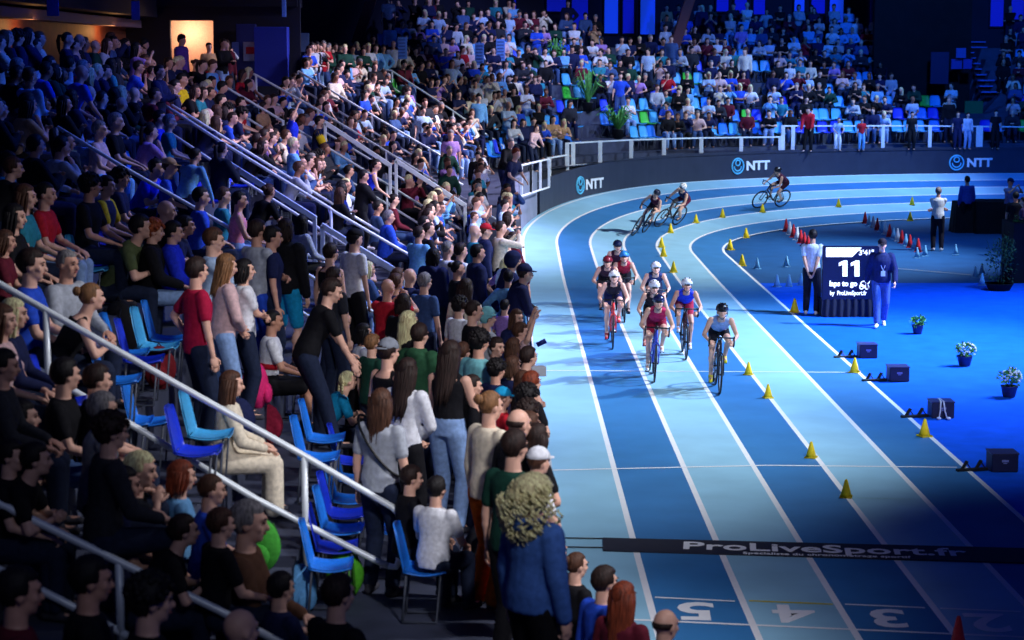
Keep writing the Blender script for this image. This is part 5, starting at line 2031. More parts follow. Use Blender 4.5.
 (293, 114, 'wave', -10, 'tee royal', 'trousers royal', 'pony bk', 0, 0.95, 'child in royal blue jersey raising an arm'),
 (364, 176, 'chin', 15, 'jacket black', 'trousers black', 'short bk', 1, 1.0, 'man standing in black jacket with hand at the chin'),
 (377, 165, 'rail', 10, 'tank royal', 'trousers navy', 'short bk', 0, 1.0, 'man in bright blue vest leaning on the handrail'),
 (349, 171, 'sit', 20, 'tee denim', 'jeans ddenim', 'short bk', 1, 1.0, 'dark-haired man in denim-blue shirt left of the black jacket'),
 (394, 200, 'sit', 10, 'long maroon', 'jeans denim', 'short bk', 0, 1.0, 'man in dark patterned shirt right of the handrail'),
 (378, 207, 'sit', 20, 'tee denim', 'jeans ddenim', 'short bk', 2, 1.0, 'dark-skinned man in faded blue shirt above the double handrail end'),
 (389, 217, 'sit', 15, 'jacket blue', 'jeans ddenim', 'short gr', 1, 1.0, 'grey-haired man in blue jacket below the faded blue shirt'),
 (398, 277, 'stand', 55, 'tee teal', 'jeans ddenim', 'short br', 0, 0.98, 'man in teal T-shirt left of the bald man in the middle'),
 (410, 277, 'stand', 50, 'jacket navy', 'jeans ddenim', 'bald bk', 0, 1.0, 'bald man in navy behind the teal T-shirt'),
 (425, 282, 'stand', 50, 'tee denim', 'jeans ddenim', 'short gr', 0, 0.98, 'grey-haired man in faded blue T-shirt right of the bald man'),
 (434, 256, 'stand', 55, 'hoodie navy', 'jeans ddenim', 'bob bk', 0, 1.0, 'person with dark shoulder-length hair in navy hooded jacket'),
 (448, 249, 'stand', 35, 'long white', 'jeans ddenim', 'crew gr', 0, 1.0, 'man with cropped grey hair in white shirt behind the navy hooded jacket'),
 (461, 251, 'stand', 30, 'long white', 'jeans ddenim', 'short db', 0, 1.0, 'brown-haired man in white shirt next to the cropped grey hair'),
 (478, 253, 'stand', 20, 'jacket navy', 'jeans ddenim', 'short bk', 1, 1.03, 'bearded man in navy jacket standing above the long dark hair'),
 (458, 269, 'stand', 15, 'tee black', 'jeans ddenim', 'bun bk', 1, 0.95, 'woman with dark tied hair in profile in front of the navy jackets'),
 (466, 288, 'stand', 60, 'tee cream', 'jeans ddenim', 'verylong db', 0, 1.0, 'woman with very long dark hair over a cream top'),
 (460, 306, 'stand', 40, 'tee white', 'jeans ddenim', 'curly bk', 0, 0.92, 'child with dark curly hair below the cream top'),
 (474, 311, 'stand', 15, 'tee black', 'jeans ddenim', 'bun db', 0, 1.0, 'woman in black with brown bun in profile'),
 (404, 303, 'stand', 60, 'tee black', 'jeans ddenim', 'bob db', 0, 0.95, 'person with dark brown hair below the bald man'),
 (488, 318, 'stand', 25, 'tee lgrey', 'jeans ddenim', 'beanie mint db', 0, 0.92, 'child with mint green beanie'),
 (497, 347, 'stand', -40, 'tee navy', 'jeans ddenim', 'short db', 0, 0.86, 'boy facing us in navy top left of the brown-haired girls'),
 (517, 318, 'stand', -50, 'hoodie navy', 'jeans ddenim', 'long br', 0, 0.86, 'girl with brown hair facing us at the barrier'),
 (521, 332, 'cheer', 0, 'tee rose', 'jeans ddenim', 'short br', 0, 0.88, 'child with raised arms and pink top at the barrier'),
 (514, 347, 'stand', 45, 'tee black', 'jeans ddenim', 'long br', 0, 0.84, 'child with straight brown hair in front of the raised arms'),
 (529, 357, 'lean', 25, 'tee char', 'jeans ddenim', 'short db', 0, 0.9, 'child with dark hair leaning out over the barrier'),
 (513, 366, 'stand', 40, 'tee navy', 'jeans ddenim', 'bob br', 0, 0.84, 'child with brown bob two heads left of the white paper box'),
 (497, 370, 'stand', 40, 'tee navy', 'jeans ddenim', 'curly bk', 1, 0.86, 'child with curly black hair in navy top'),
 (524, 381, 'stand', 30, 'tee white', 'jeans ddenim', 'long br', 0, 0.84, 'girl with smooth brown hair and white collar near the barrier'),
 (539, 383, 'lean', 35, 'tee black', 'jeans ddenim', 'short au', 0, 0.92, 'child with auburn hair leaning on the barrier'),
 (529, 397, 'stand', 30, 'tee black', 'jeans ddenim', 'curly bk', 1, 0.92, 'dark curly-haired boy near the bald man'),
 (503, 398, 'stand', 20, 'tee red', 'jeans ddenim', 'cap turq br', 0, 0.8, 'child with turquoise cap between bun and curly boy'),
 (549, 413, 'stand', 30, 'tee black', 'jeans ddenim', 'curly db', 0, 0.9, 'child with dark hair right of the bald man'),
 (539, 426, 'stand', 45, 'long lgrey', 'jeans ddenim', 'verylong br', 0, 0.96, 'girl with very long brown hair right of the bald man'),
 (556, 438, 'lean', 35, 'tee black', 'jeans ddenim', 'bob db', 0, 0.96, 'person with dark bob leaning out beside the white cap'),
 (549, 462, 'lean', 30, 'tee white', 'jeans ddenim', 'cap white br', 0, 0.9, 'child with white cap at the barrier above the curly blonde hair'),
 (519, 424, 'stand', 40, 'tee black', 'jeans ddenim', 'fringe db', 0, 1.02, 'bald man in black standing above the dark green T-shirt'),
 (515, 447, 'stand', 50, 'tee dgreen', 'trousers black', 'short db', 0, 1.04, 'dark-haired man in dark green T-shirt standing behind the curly blonde'),
 (491, 406, 'stand', 35, 'long cream', 'wide orange', 'bun lb', 0, 1.03, 'woman in cream top and orange trousers with brown bun'),
 (451, 354, 'belly', 60, 'tank black', 'jeans ldenim', 'verylong db', 0, 1.05, 'woman in black tank top and light jeans with long dark ponytail'),
 (408, 371, 'belly', 55, 'long white', 'trousers black', 'verylong db', 0, 1.0, 'woman with long dark hair in white blouse'),
 (389, 352, 'stand', 40, 'tank black', 'jeans ddenim', 'capback grey db', 0, 1.03, 'man in black tank top with grey cap'),
 (382, 403, 'stand', 60, 'tee lgrey', 'jeans ddenim', 'long br', 0, 1.03, 'woman in light grey T-shirt with dark crossbody strap'),
 (409, 322, 'stand', 40, 'tee black', 'jeans ddenim', 'verylong bl', 0, 1.0, 'woman with long blonde hair in black above the green hoodie'),
 (420, 335, 'stand', 55, 'hoodie green', 'jeans ddenim', 'short db', 0, 1.0, 'dark-haired person in green hoodie'),
 (373, 344, 'stand', 40, 'tee dgreen', 'jeans ddenim', 'short lb', 0, 0.88, 'child with light brown hair in dark green top'),
 (364, 333, 'sit', 20, 'long white', 'jeans ddenim', 'bob bk', 1, 0.95, 'dark-haired woman in white beside the mid rail end'),
 (361, 368, 'sit', 20, 'tee black', 'jeans ddenim', 'long db', 0, 0.9, 'girl with dark hair in profile left of the grey cap'),
 (348, 381, 'sitfwd', 15, 'tee turq', 'jeans ddenim', 'braids bl', 0, 0.9, 'child with braided blonde hair in turquoise T-shirt'),
 (480, 342, 'stand', 45, 'tee mint', 'jeans ddenim', 'curly bk', 1, 1.0, 'person with bushy black hair in mint T-shirt'),
 (463, 352, 'stand', 55, 'tee navy', 'jeans ddenim', 'short br', 0, 0.85, 'child with brown hair between ponytail and mint T-shirt'),
 (473, 386, 'stand', 10, 'tee black', 'jeans ddenim', 'short db', 0, 0.86, 'boy in black T-shirt in profile left of the bun'),
 (412, 478, 'sit', 20, 'tee black', 'jeans ddenim', 'short db', 0, 0.86, 'boy with glasses in black and white shirt sitting by the walkway'),
 (437, 489, 'sit', 60, 'tee white', 'jeans ddenim', 'short bk', 0, 0.86, 'small boy in white T-shirt sitting with his back to us'),
 (541, 495, 'stand', 40, 'jacket denimb', 'trousers black', 'bigcurly bl', 0, 1.03, 'woman with big curly blonde hair and denim jacket'),
 (557, 563, 'T_stand', 40, 'tee black', 'trousers black', 'short br', 0, 0.9, 'child with brown hair below the curly blonde'),
 (577, 571, 'T_stand', 30, 'tee black', 'trousers black', 'bun br', 0, 0.9, 'girl with brown tied hair right below the curly blonde'),
 (605, 588, 'T_stand', 35, 'long blue', 'trousers black', 'short db', 0, 0.98, 'man with thinning dark hair left of the long auburn hair'),
 (624, 604, 'T_stand', 50, 'tee maroon', 'trousers black', 'verylong au', 0, 0.98, 'girl with long straight auburn hair at the bottom beside the track'),
 (666, 632, 'T_stand', 40, 'tee purple', 'trousers black', 'fringe db', 0, 0.98, 'bald man cut off by the lower edge beside lane five'),
 (514, 262, 'rail', 20, 'hoodie navy', 'trousers black', 'hood navy', 0, 1.0, 'person in black hood leaning over the barrier'),
 (524, 258, 'stand', -60, 'tee maroon', 'trousers black', 'cap maroon db', 1, 0.92, 'person in dark cap facing us beyond the black hood'),
 (528, 274, 'lean', 10, 'jacket navy', 'trousers black', 'cap navy db', 0, 1.0, 'person in navy cap and jacket leaning far over the barrier'),
 (536, 272, 'lean', 0, 'jacket black', 'trousers black', 'short db', 1, 0.98, 'dark-haired person at the foremost edge of the barrier'),
 (501, 228, 'phone', 20, 'long cream', 'trousers black', 'bun db', 0, 1.0, 'woman in cream sweater raising a camera beside the barrier post'),
 (486, 231, 'stand', 10, 'jacket navy', 'trousers black', 'cap red br', 0, 0.98, 'person in red cap and navy jacket left of the cream sweater'),
 (475, 232, 'stand', 10, 'tee teal', 'trousers black', 'bald bk', 0, 1.0, 'bald man in teal left of the red cap'),
 (511, 143, 'rail', -40, 'jacket black', 'jeans navy', 'short gr', 0, 1.02, 'man in black jacket leaning on the white railing at the bend corner'),
 (525, 146, 'rail', -30, 'tee navy', 'jeans navy', 'short au', 0, 0.98, 'red-haired person in navy leaning on the white railing'),
 (537, 143, 'rail', -40, 'long rose', 'jeans ddenim', 'long br', 0, 0.98, 'woman in pink and white top at the white railing'),
 (808, 110, 'bend', -110, 'hoodie red', 'trousers black', 'short bk', 0, 1.0, 'person in red hoodie bending at the tall railing of the far bend'),
 (839, 122, 'rail', -80, 'tee pale', 'jeans white', 'short db', 0, 0.85, 'child in pale clothes leaning on the tall railing of the far bend'),
 (862, 120, 'stand', -85, 'tee red', 'jeans sky', 'short bk', 1, 0.8, 'child in red T-shirt at the tall railing of the far bend'),
 (912, 122, 'stand', -90, 'tee black', 'trousers black', 'short bk', 1, 0.95, 'person in black at the tall railing left of the right ring logo'),
 (958, 122, 'stand', -90, 'tee navy', 'trousers navy', 'short bk', 0, 0.95, 'person in navy at the tall railing above the right ring logo'),
 (968, 121, 'stand', -80, 'long pale', 'jeans ldenim', 'long bk', 0, 0.92, 'person in pale clothes next to the navy figure at the tall railing'),
 (996, 121, 'stand', -90, 'tee black', 'trousers black', 'short bk', 0, 0.98, 'person in black at the right end of the tall railing'),
]
TAKEN = []
NIND = 0
for (px, py, pose, hd, top, bot, hair, skin, sc, lab) in S:
    onfloor = pose.startswith('T_')
    pose = pose.replace('T_', '')
    hh = head_height(pose) * sc
    if onfloor:
        w_ = on_plane(px, py, hh * (0.97 if px > 570 else 0.93))
        b = (0, w_.x, w_.y, 0.0, 1.0)
    else:
        ymin = 6.5
        if px < 398 and py < 284 + 0.573 * px:
            ymin = 16.5
        elif px < 290 and py < 500 + 0.48 * px and py > 284 + 0.573 * px:
            ymin = 12.7
        if lab.startswith('man in navy half'):
            ymin = 20.6
        b = seat_spot(px, py, hh, pose.startswith('sit'), ymin)
    e, x, y, f, q = b
    q = min(1.14, max(0.86, q))
    tk, tc = top.split()
    bk, bc = bot.split()
    hs = hair.split()
    if len(hs) == 3:
        hr = (hs[0], K[hs[1]], HC[hs[2]])
    elif hs[0] in ('hood', 'beanie'):
        hr = (hs[0], K[hs[1]])
    else:
        hr = (hs[0], HC[hs[1]])
    # the head is a little in front of the feet: step back by that much
    hy = pose_joints(pose)['head'].y * sc
    a = math.radians(hd)
    fx = x - math.cos(a) * hy
    if not onfloor and s_of(fx, y)[1] - RW < 0.22 and y < 50:
        x = XC - RW - 0.22 + math.cos(a) * hy
    lod = 0 if y < 26 else (1 if y < 44 else 2)
    o = person((x - math.cos(a) * hy, y - math.sin(a) * hy, f), hd, pose, (tk, K[tc]), (bk, K[bc]), hr, skin, (60, 60, 70), lab, None, sc * q, lod)
    if 'crossbody' in lab:
        J_ = pose_joints(pose)
        c_, u_, s_x, f_ = J_['spine'][5]
        q_ = MB()
        q_.tube([c_ + s_x * math.cos(t_) * 0.205 + f_ * (math.sin(t_) * 0.150 + 0.0) - u_ * (math.cos(t_) * 0.24 - 0.01) for t_ in [k_ * math.pi / 14 for k_ in range(28)]], 0.013, 6, closed=True)
        q_.build('bag_strap', M_BLACK, o, True)
    if 'yellow sleeves' in lab:
        J_ = pose_joints(pose)
        for n_ in 'LR':
            q_ = MB()
            s_, e_ = J_['sho' + n_], J_['elb' + n_]
            q_.cap(s_, s_.lerp(e_, 0.66), 0.084 if tk == 'jacket' else 0.072, 0.082 if tk == 'jacket' else 0.068, 12)
            q_.build('yellow_sleeve', fab(K['yellow']), o, True)
    if 'football' in lab:
        J_ = pose_joints(pose)
        c_, u_, s_x, f_ = J_['spine'][3]
        q_ = MB()
        q_.loft([(c_ - u_ * 0.02, s_x * 0.166, f_ * 0.126), (c_ + u_ * 0.04, s_x * 0.172, f_ * 0.13)], 18)
        q_.build('red_stripe', fab((190, 30, 46)), o, True)
    TAKEN.append((x, y, px, py, o))
    NIND += 1

# ------------------------------------------------------------------ the rest of the audience, row by row
TOPS = [('tee', 'black', 'black T-shirt'), ('tee', 'navy', 'navy T-shirt'), ('tee', 'white', 'white T-shirt'), ('long', 'lgrey', 'light grey sweater'), ('jacket', 'navy', 'navy jacket'), ('jacket', 'black', 'black jacket'),
        ('long', 'sky', 'sky blue sweater'), ('tee', 'blue', 'blue T-shirt'), ('tee', 'teal', 'teal T-shirt'), ('long', 'cream', 'cream sweater'), ('tee', 'red', 'red T-shirt'), ('hoodie', 'char', 'dark grey hoodie'),
        ('long', 'maroon', 'maroon sweater'), ('tee', 'rose', 'pale pink T-shirt'), ('tee', 'tan', 'tan T-shirt'), ('hoodie', 'dgreen', 'dark green hoodie'), ('tee', 'lilac', 'lilac T-shirt'), ('jacket', 'denim', 'denim jacket'),
        ('tee', 'pale', 'pale blue T-shirt'), ('long', 'black', 'black sweater')]
TW = [5, 4, 6, 4, 4, 4, 4, 3, 2, 3, 2, 3, 2, 3, 1, 2, 2, 3, 5, 4]
HAIRS = [('short', 'bk', 'black-haired'), ('short', 'db', 'dark-haired'), ('short', 'br', 'brown-haired'), ('long', 'br', 'long brown-haired'), ('long', 'bk', 'long black-haired'), ('long', 'bl', 'long blonde-haired'), ('bob', 'db', 'bob-haired'),
         ('pony', 'db', 'ponytailed'), ('bun', 'br', 'bun-haired'), ('curly', 'bk', 'curly-haired'), ('short', 'gr', 'grey-haired'), ('bald', 'bk', 'bald'), ('short', 'bl', 'blonde')]
HW = [5, 6, 5, 4, 4, 3, 3, 3, 2, 3, 3, 2, 2]
BOTS = [('jeans', 'ddenim'), ('jeans', 'ddenim'), ('jeans', 'denim'), ('trousers', 'black'), ('jeans', 'ldenim'), ('trousers', 'navy')]
SITP = [('sit', 'sitting'), ('sitB', 'sitting'), ('sitturn', 'sitting'), ('sitclap', 'clapping'), ('sitfwd', 'leaning forward'), ('sitfwdB', 'leaning forward'), ('sitchin', 'hand at chin'), ('sitphone', 'filming'), ('sitarm', 'arms folded'), ('sitclapB', 'clapping')]
STP = [('stand', 'standing'), ('standB', 'standing'), ('clap', 'upright, clapping'), ('crossed', 'upright, arms folded'), ('rail', 'bent forward'), ('phone', 'upright, filming'), ('chin', 'upright, hand at chin'), ('hip', 'hand on hip')]


def wch(seq, w):
    return rnd.choices(seq, weights=w)[0]


AISLE_Y = [12.5, 16.3, 27.4, 34.6, 44.4, 49.0, 53.5]
RAIL_LINES = [(12.5, 0, 504, 220, 611), (16.3, 0, 284, 398, 512), (27.4, 57, 127, 436, 349), (34.6, 158, 101, 425, 264), (33.0, 226, 162, 404, 276), (44.4, 217, 82, 481, 242), (49.0, 256, 75, 508, 227), (53.5, 298, 71, 463, 169), (61.5, 392, 71, 503, 146)]


def hides_rail(x, y, f, px, sitting):
    top = project((x, y, f + (1.33 if sitting else 1.76)))[1]
    for Yr, x0, y0, x1, y1 in RAIL_LINES:
        if y < Yr and y > Yr - 6 and x0 - 5 < px < x1 + 3:
            if top < y0 + (y1 - y0) * (px - x0) / (x1 - x0) + 1:
                return True
    return False


CAND = []     # (distance, x, y, z, row, sitting, px, py)
EMPTY = []
for i in range(-2, 10):
    c = (C_EDGES[i + 2] + C_EDGES[i + 3]) / 2 + 0.12
    if i == 8:
        c = 8.0 + 0.15
    if i == 9:
        c = 9.1
    s = 15.0
    while s < S_END - 2:
        step = 0.54 if s < Y0 else 0.50 * 20 / (RW + c)
        s += step
        if s < Y0 and any(abs(s - a) < 0.42 for a in AISLE_Y) and i > 0:
            continue
        jit = rnd.uniform(-0.07, 0.07)
        x, y = path(s + jit, RW + c + rnd.uniform(-0.05, 0.05))
        f = floor_z(i, x, y)
        walk = i > 0 and f >= zcap(x, y) - 0.01 and 1.0 + 0.448 * i + lift(y) > zcap(x, y) + 0.2
        low = i <= 0 and f <= 1.0 + 1.04 * smooth(46, 54, y) + 0.01
        if y > 46 and low and i < 0:
            if i == -2 or y > 51:
                continue
        if tunnel(x, y) and (walk or c > 3.9):
            continue
        if y < 62 and (i > 8 or (x < -10.0)):
            continue
        if y > 56.2 and x < -5.6:
            continue
        px, py = project((x, y, f + 1.2))
        if not (-20 < px < 1045 and -15 < py < 660):
            continue
        if (955 < px < 1003 and py < 100) or (752 < px < 772 and 60 < py < 95):
            continue
        if y < 24:
            occ = 0.4 if px < 300 and not (100 < px and py > 235) else 0.0
        elif low:
            occ = 0.95
        elif walk:
            occ = 0.85 if y < 66 and (c > 7 or y > 50) and c < 9 else (0.3 if c > 7.2 else 0.05)
        elif y < 60:
            occ = 0.90
        else:
            occ = 0.80 if px < 560 or px > 640 else 0.72
            if 560 < px < 610 and 60 < py < 130:
                occ = 0.35
            if i <= 0 and y > 60:
                occ *= 0.62
            if px > 815 and py > 100:
                occ = 0.35
        if walk and 596 < px < 660:
            occ = 0.1
        if 963 < px < 985 and 96 < py < 150:
            continue
        sitting = not (walk or low) and rnd.random() > (0.08 if y > 24 else 0.0)
        if i > 0 and hides_rail(x, y, f, px, sitting):
            if sitting or hides_rail(x, y, f, px, True):
                continue
            sitting = True
        if any(a0 < px < a1 and b0 < py < b1 for a0, a1, b0, b1 in ((600, 636, 108, 150), (576, 601, 78, 122), (548, 565, 55, 92))) and y > 60:
            continue
        hpy = project((x, y, f + (1.25 if sitting else 1.7)))[1]
        if (230 < px < 294 and hpy < 70) or (160 < px < 222 and hpy < 50) or (294 < px < 384 and hpy < 36) or (597 < px < 660 and hpy < 29):
            continue
        near = False
        for (tx, ty, qx, qy, o) in TAKEN:
            if (tx - x) ** 2 + (ty - y) ** 2 < 0.40 ** 2 or ((qx - px) ** 2 + (qy - py) ** 2) ** 0.5 < 0.20 * F_PX / y:
                near = True
                break
        if near:
            continue
        rec = (y, x, y, f, i, sitting, px, py, walk, low)
        if rnd.random() < occ:
            CAND.append(rec)
        elif (i > -1 or (i == -1 and y > 57)) and not walk:
            EMPTY.append(rec)
CAND.sort(key=lambda r: r[0])
LIMIT = 300 - NIND - 12 - 7
RAILN = [(16.3, 'below nearest handrail'), (27.4, 'before second long handrail'), (34.6, 'before double handrail'), (44.4, 'past double handrail'), (53.5, 'below blue column'), (999, 'near bend corner')]
ORDN = {-2: 'at the barrier', -1: 'second from barrier', 0: 'third from barrier'}
USED = set(r['label'] for r in bpy.data.objects if 'label' in r)


def look(x, y, sitting, base):
    t = math.degrees(math.atan2(39 - y, 5.5 - x))
    d = (t - base + 180) % 360 - 180
    lim = 38 if sitting else 75
    d = max(-lim, min(lim, d))
    return base + d + rnd.uniform(-9, 9)


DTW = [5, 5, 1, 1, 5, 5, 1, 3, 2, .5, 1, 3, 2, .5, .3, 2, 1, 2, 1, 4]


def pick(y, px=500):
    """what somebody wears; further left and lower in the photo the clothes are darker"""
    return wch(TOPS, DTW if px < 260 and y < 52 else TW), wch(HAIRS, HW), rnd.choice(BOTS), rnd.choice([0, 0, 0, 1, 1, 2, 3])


for k, (dist, x, y, _, i, sitting, px, py, walk, low) in enumerate(CAND[:LIMIT]):
    f = _
    pose, verb = rnd.choice(SITP if sitting else (STP if not low else STP + [STP[4], STP[2]]))
    zone = next(n for lim, n in RAILN if y < lim)
    rown = ORDN.get(i, ('%s row up' % ORD[i - 1]) if i > 0 else 'front') if not walk else 'on top walkway'
    lab = None
    for _t in range(60):
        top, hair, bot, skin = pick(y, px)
        lab = '%s person in %s %s, %s, %s' % (hair[2], top[2], verb, rown, zone)
        if lab not in USED:
            break
        if _t % 6 == 5:
            pose, verb = rnd.choice(SITP if sitting else STP)
    if lab in USED:
        print('DUPLICATE', lab)
    USED.add(lab)
    base = 0 if y < Y0 else -math.degrees(math.atan2(y - Y0, XC - x))
    sc = rnd.uniform(0.94, 1.04) * (rnd.uniform(0.78, 0.98) if low and i < 0 else 1)
    if not sitting and i > 0 and not walk:
        sc *= 0.97
    lod = 0 if y < 23 else (1 if y < 42 else 2)
    hd = look(x, y, sitting, base)
    if low and i == -2:
        x = min(x, RW * 0 + (XC - RW) - 0.30)
    a = math.radians(hd)
    person((x, y, f), hd, pose, (top[0], K[top[1]]), (bot[0], K[bot[1]]), (hair[0], HC[hair[1]]), skin, (60, 60, 70) if rnd.random() < .5 else (200, 200, 205), lab, 'audience in the left stand', sc, lod)

# everybody farther away: one dense crowd
PAL, PIDX = [], {}


def pidx(m):
    if m.name not in PIDX:
        PIDX[m.name] = len(PAL)
        PAL.append(m)
    return PIDX[m.name]


_A = {}


def arr(me):
    if me.name in _A:
        return _A[me.name]
    me.calc_loop_triangles()
    v = np.empty(len(me.vertices) * 3, np.float32)
    me.vertices.foreach_get('co', v)
    t = np.empty(len(me.loop_triangles) * 3, np.int32)
    me.loop_triangles.foreach_get('vertices', t)
    _A[me.name] = (v.reshape(-1, 3), t.reshape(-1, 3))
    return _A[me.name]


VS, TS, MS, nv = [], [], [], 0
for (dist, x, y, f, i, sitting, px, py, walk, low) in CAND[LIMIT:]:
    pose, verb = rnd.choice(SITP if sitting else STP)
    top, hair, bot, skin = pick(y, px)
    base = 0 if y < Y0 else -math.degrees(math.atan2(y - Y0, XC - x))
    sc = rnd.uniform(0.92, 1.04)
    if low and i < 0:
        sc *= rnd.uniform(.8, 1)
    hd = look(x, y, sitting, base)
    M = np.array(Matrix.Translation((x, y, f)) @ Matrix.Rotation(math.radians(hd - 90), 4, 'Z') @ Matrix.Scale(sc, 4))
    H = np.array(head_matrix(pose))
    parts = [(proto(pose, 'body', 2), skinm(skin), M), (proto(pose, top[0], 2), fab(K[top[1]]), M), (proto(pose, bot[0], 2), fab(K[bot[1]]), M)]
    if hair[0] != 'bald':
        parts.append((hair_mesh(hair[0], 2), hairm(HC[hair[1]]), M @ H))
    for me, m, X in parts:
        v, t = arr(me)
        VS.append(v @ X[:3, :3].T.astype(np.float32) + X[:3, 3].astype(np.float32))
        TS.append(t + nv)
        MS.append(np.full(len(t), pidx(m), np.int32))
        nv += len(v)
if VS:
    v = np.concatenate(VS)
    t = np.concatenate(TS)
    ms = np.concatenate(MS)
    me = bpy.data.meshes.new('crowd')
    me.vertices.add(len(v))
    me.vertices.foreach_set('co', v.ravel())
    me.loops.add(len(t) * 3)
    me.loops.foreach_set('vertex_index', t.ravel().astype(np.int32))
    me.polygons.add(len(t))
    me.polygons.foreach_set('loop_start', np.arange(0, len(t) * 3, 3, dtype=np.int32))
    me.polygons.foreach_set('loop_total', np.full(len(t), 3, np.int32))
    for m in PAL:
        me.materials.append(m)
    me.polygons.foreach_set('material_index', ms)
    me.polygons.foreach_set('use_smooth', [True] * len(t))
    me.update(calc_edges=True)
    me.validate()
    o = bpy.data.objects.new('crowd', me)
    COL.objects.link(o)
    o['kind'] = 'stuff'
    tag(o, 'dense crowd of distant spectators filling the rows around the bend', 'crowd')
print('CAND', len(CAND), 'IND', LIMIT, 'EMPTY', len(EMPTY), 'TRIS', sum(len(a) for a in TS))

# ------------------------------------------------------------------ seats
SEATM = [mat('seat_blue', (30, 120, 225), 0.4, spec=0.5), mat('seat_light', (70, 170, 225), 0.4, spec=0.5), mat('seat_royal', (24, 56, 214), 0.4, spec=0.5), mat('seat_green', (60, 190, 60), 0.4, spec=0.5)]


def seat_parts():
    pan, back, leg = MB(), MB(), MB()
    rows = []
    for j in range(9):
        t = j / 8
        y = 0.21 - 0.40 * t
        z = 0.455 - 0.03 * math.sin(t * math.pi)
        rows.append([(x * 0.215, y, z + 0.035 * abs(x) ** 3) for x in (-1, -.6, 0, .6, 1)])
    for thick, src in ((0.018, rows),):
        vs = [p for r in src for p in r] + [(p[0], p[1], p[2] - thick) for r in src for p in r]
        n, m = len(src), 5
        o = n * m
        fs = []
        for a in range(n - 1):
            for b in range(m - 1):
                q = (a * m + b, a * m + b + 1, (a + 1) * m + b + 1, (a + 1) * m + b)
                fs += [q[::-1], tuple(k + o for k in q)]
        for a in range(n - 1):
            fs += [(a * m, (a + 1) * m, (a + 1) * m + o, a * m + o), (a * m + m - 1, a * m + m - 1 + o, (a + 1) * m + m - 1 + o, (a + 1) * m + m - 1)]
        for b in range(m - 1):
            fs += [(b, b + o, b + 1 + o, b + 1), ((n - 1) * m + b, (n - 1) * m + b + 1, (n - 1) * m + b + 1 + o, (n - 1) * m + b + o)]
        pan.add(vs, fs)
    vs, fs = [], []
    n, m = 8, 5
    for sgn in (0, 1):
        for j in range(n):
            t = j / (n - 1)
            w = 0.215 * (1 - 0.18 * max(0, t - .6) / .4)
            for x in (-1, -.6, 0, .6, 1):
                vs.append((x * w, -0.19 - 0.09 * t + 0.03 * abs(x) ** 2 - sgn * 0.018, 0.47 + 0.40 * t - 0.02 * abs(x) ** 3 * t))
    o = n * m
    for a in range(n - 1):
        for b in range(m - 1):
            q = (a * m + b, a * m + b + 1, (a + 1) * m + b + 1, (a + 1) * m + b)
            fs += [q, tuple(k + o for k in q)[::-1]]
    for a in range(n - 1):
        fs += [(a * m, a * m + o, (a + 1) * m + o, (a + 1) * m), (a * m + m - 1, (a + 1) * m + m - 1, (a + 1) * m + m - 1 + o, a * m + m - 1 + o)]
    for b in range(m - 1):
        fs += [(b, b + 1, b + 1 + o, b + o), ((n - 1) * m + b, (n - 1) * m + b + o, (n - 1) * m + b + 1 + o, (n - 1) * m + b + 1)]
    back.add(vs, fs)
    for s in (-1, 1):
        leg.tube([(s * 0.17, -0.16, 0.44), (s * 0.17, -0.20, 0.02)], 0.012, 6)
        if s > 0:
            leg.tube([(-0.17, -0.20, 0.03), (0.17, -0.20, 0.03)], 0.010, 6)
        leg.tube([(s * 0.17, 0.16, 0.44), (s * 0.17, 0.12, 0.02), (s * 0.17, -0.20, 0.02)], 0.012, 6)
    return pan.mesh('seat_pan', M_BLACK, True), back.mesh('backrest', M_BLACK, True), leg.mesh('seat_legs', mat('seat_leg_grey', (70, 76, 90), 0.5), True)


SEAT = seat_parts()
NSEAT = 0


def seat(x, y, z, hd, mi, label, group='blue plastic stand seats'):
    global NSEAT
    NSEAT += 1
    o = empty('stadium_seat', label, 'seat', (x, y, z), math.radians(hd - 90), group)
    for me, nm in zip(SEAT, ('seat_pan', 'backrest', 'leg_frame')):
        c = bpy.data.objects.new(nm, me)
        COL.objects.link(c)
        c.parent = o
        if nm != 'leg_frame':
            c.material_slots[0].link = 'OBJECT'
            c.material_slots[0].material = SEATM[mi]
    return o


nears = [(128, 344, 0, 'on the left of the group above the nearest handrail'), (143, 352, 2, 'deep blue one above the nearest handrail'), (158, 348, 1, 'next to the leg of the crimson T-shirt'), (168, 340, 0, 'behind the crimson T-shirt'),
         (130, 398, 0, 'with a dark bag, above the mid rail'), (150, 412, 0, 'lowest of the group above the mid rail'), (118, 372, 0, 'second of the group above the nearest handrail'), (197, 442, 2, 'deep blue one beside the cream outfit'), (210, 436, 1, 'light one beside the cream outfit'),
         (283, 372, 0, 'behind the boy in football shirt'), (325, 430, 0, 'left of the turquoise T-shirt'), (318, 450, 0, 'folded, left of the turquoise T-shirt'), (352, 452, 2, 'deep blue one under the turquoise T-shirt'), (356, 470, 0, 'below the turquoise T-shirt'),
         (350, 490, 0, 'third down inside the nearest handrail'), (345, 505, 2, 'deep blue one inside the nearest handrail'), (342, 520, 0, 'fifth down inside the nearest handrail'), (336, 538, 2, 'second deep blue one inside the nearest handrail'), (330, 556, 0, 'lowest inside the nearest handrail'),
         (425, 560, 0, 'holding an orange bottle beside the rail hook'), (255, 600, 0, 'under the grey-haired man with brown top'), (90, 262, 1, 'light one behind the grey sweater man'), (100, 258, 2, 'deep blue one behind the grey sweater man'), (395, 520, 0, 'behind the light grey T-shirt'),
         (40, 370, 0, 'behind the nearest rail post'), (120, 258, 2, 'deep blue one left of the black blazer'), (245, 330, 1, 'light one beside the football shirt'), (60, 392, 2, 'deep blue one behind the mid rail')]
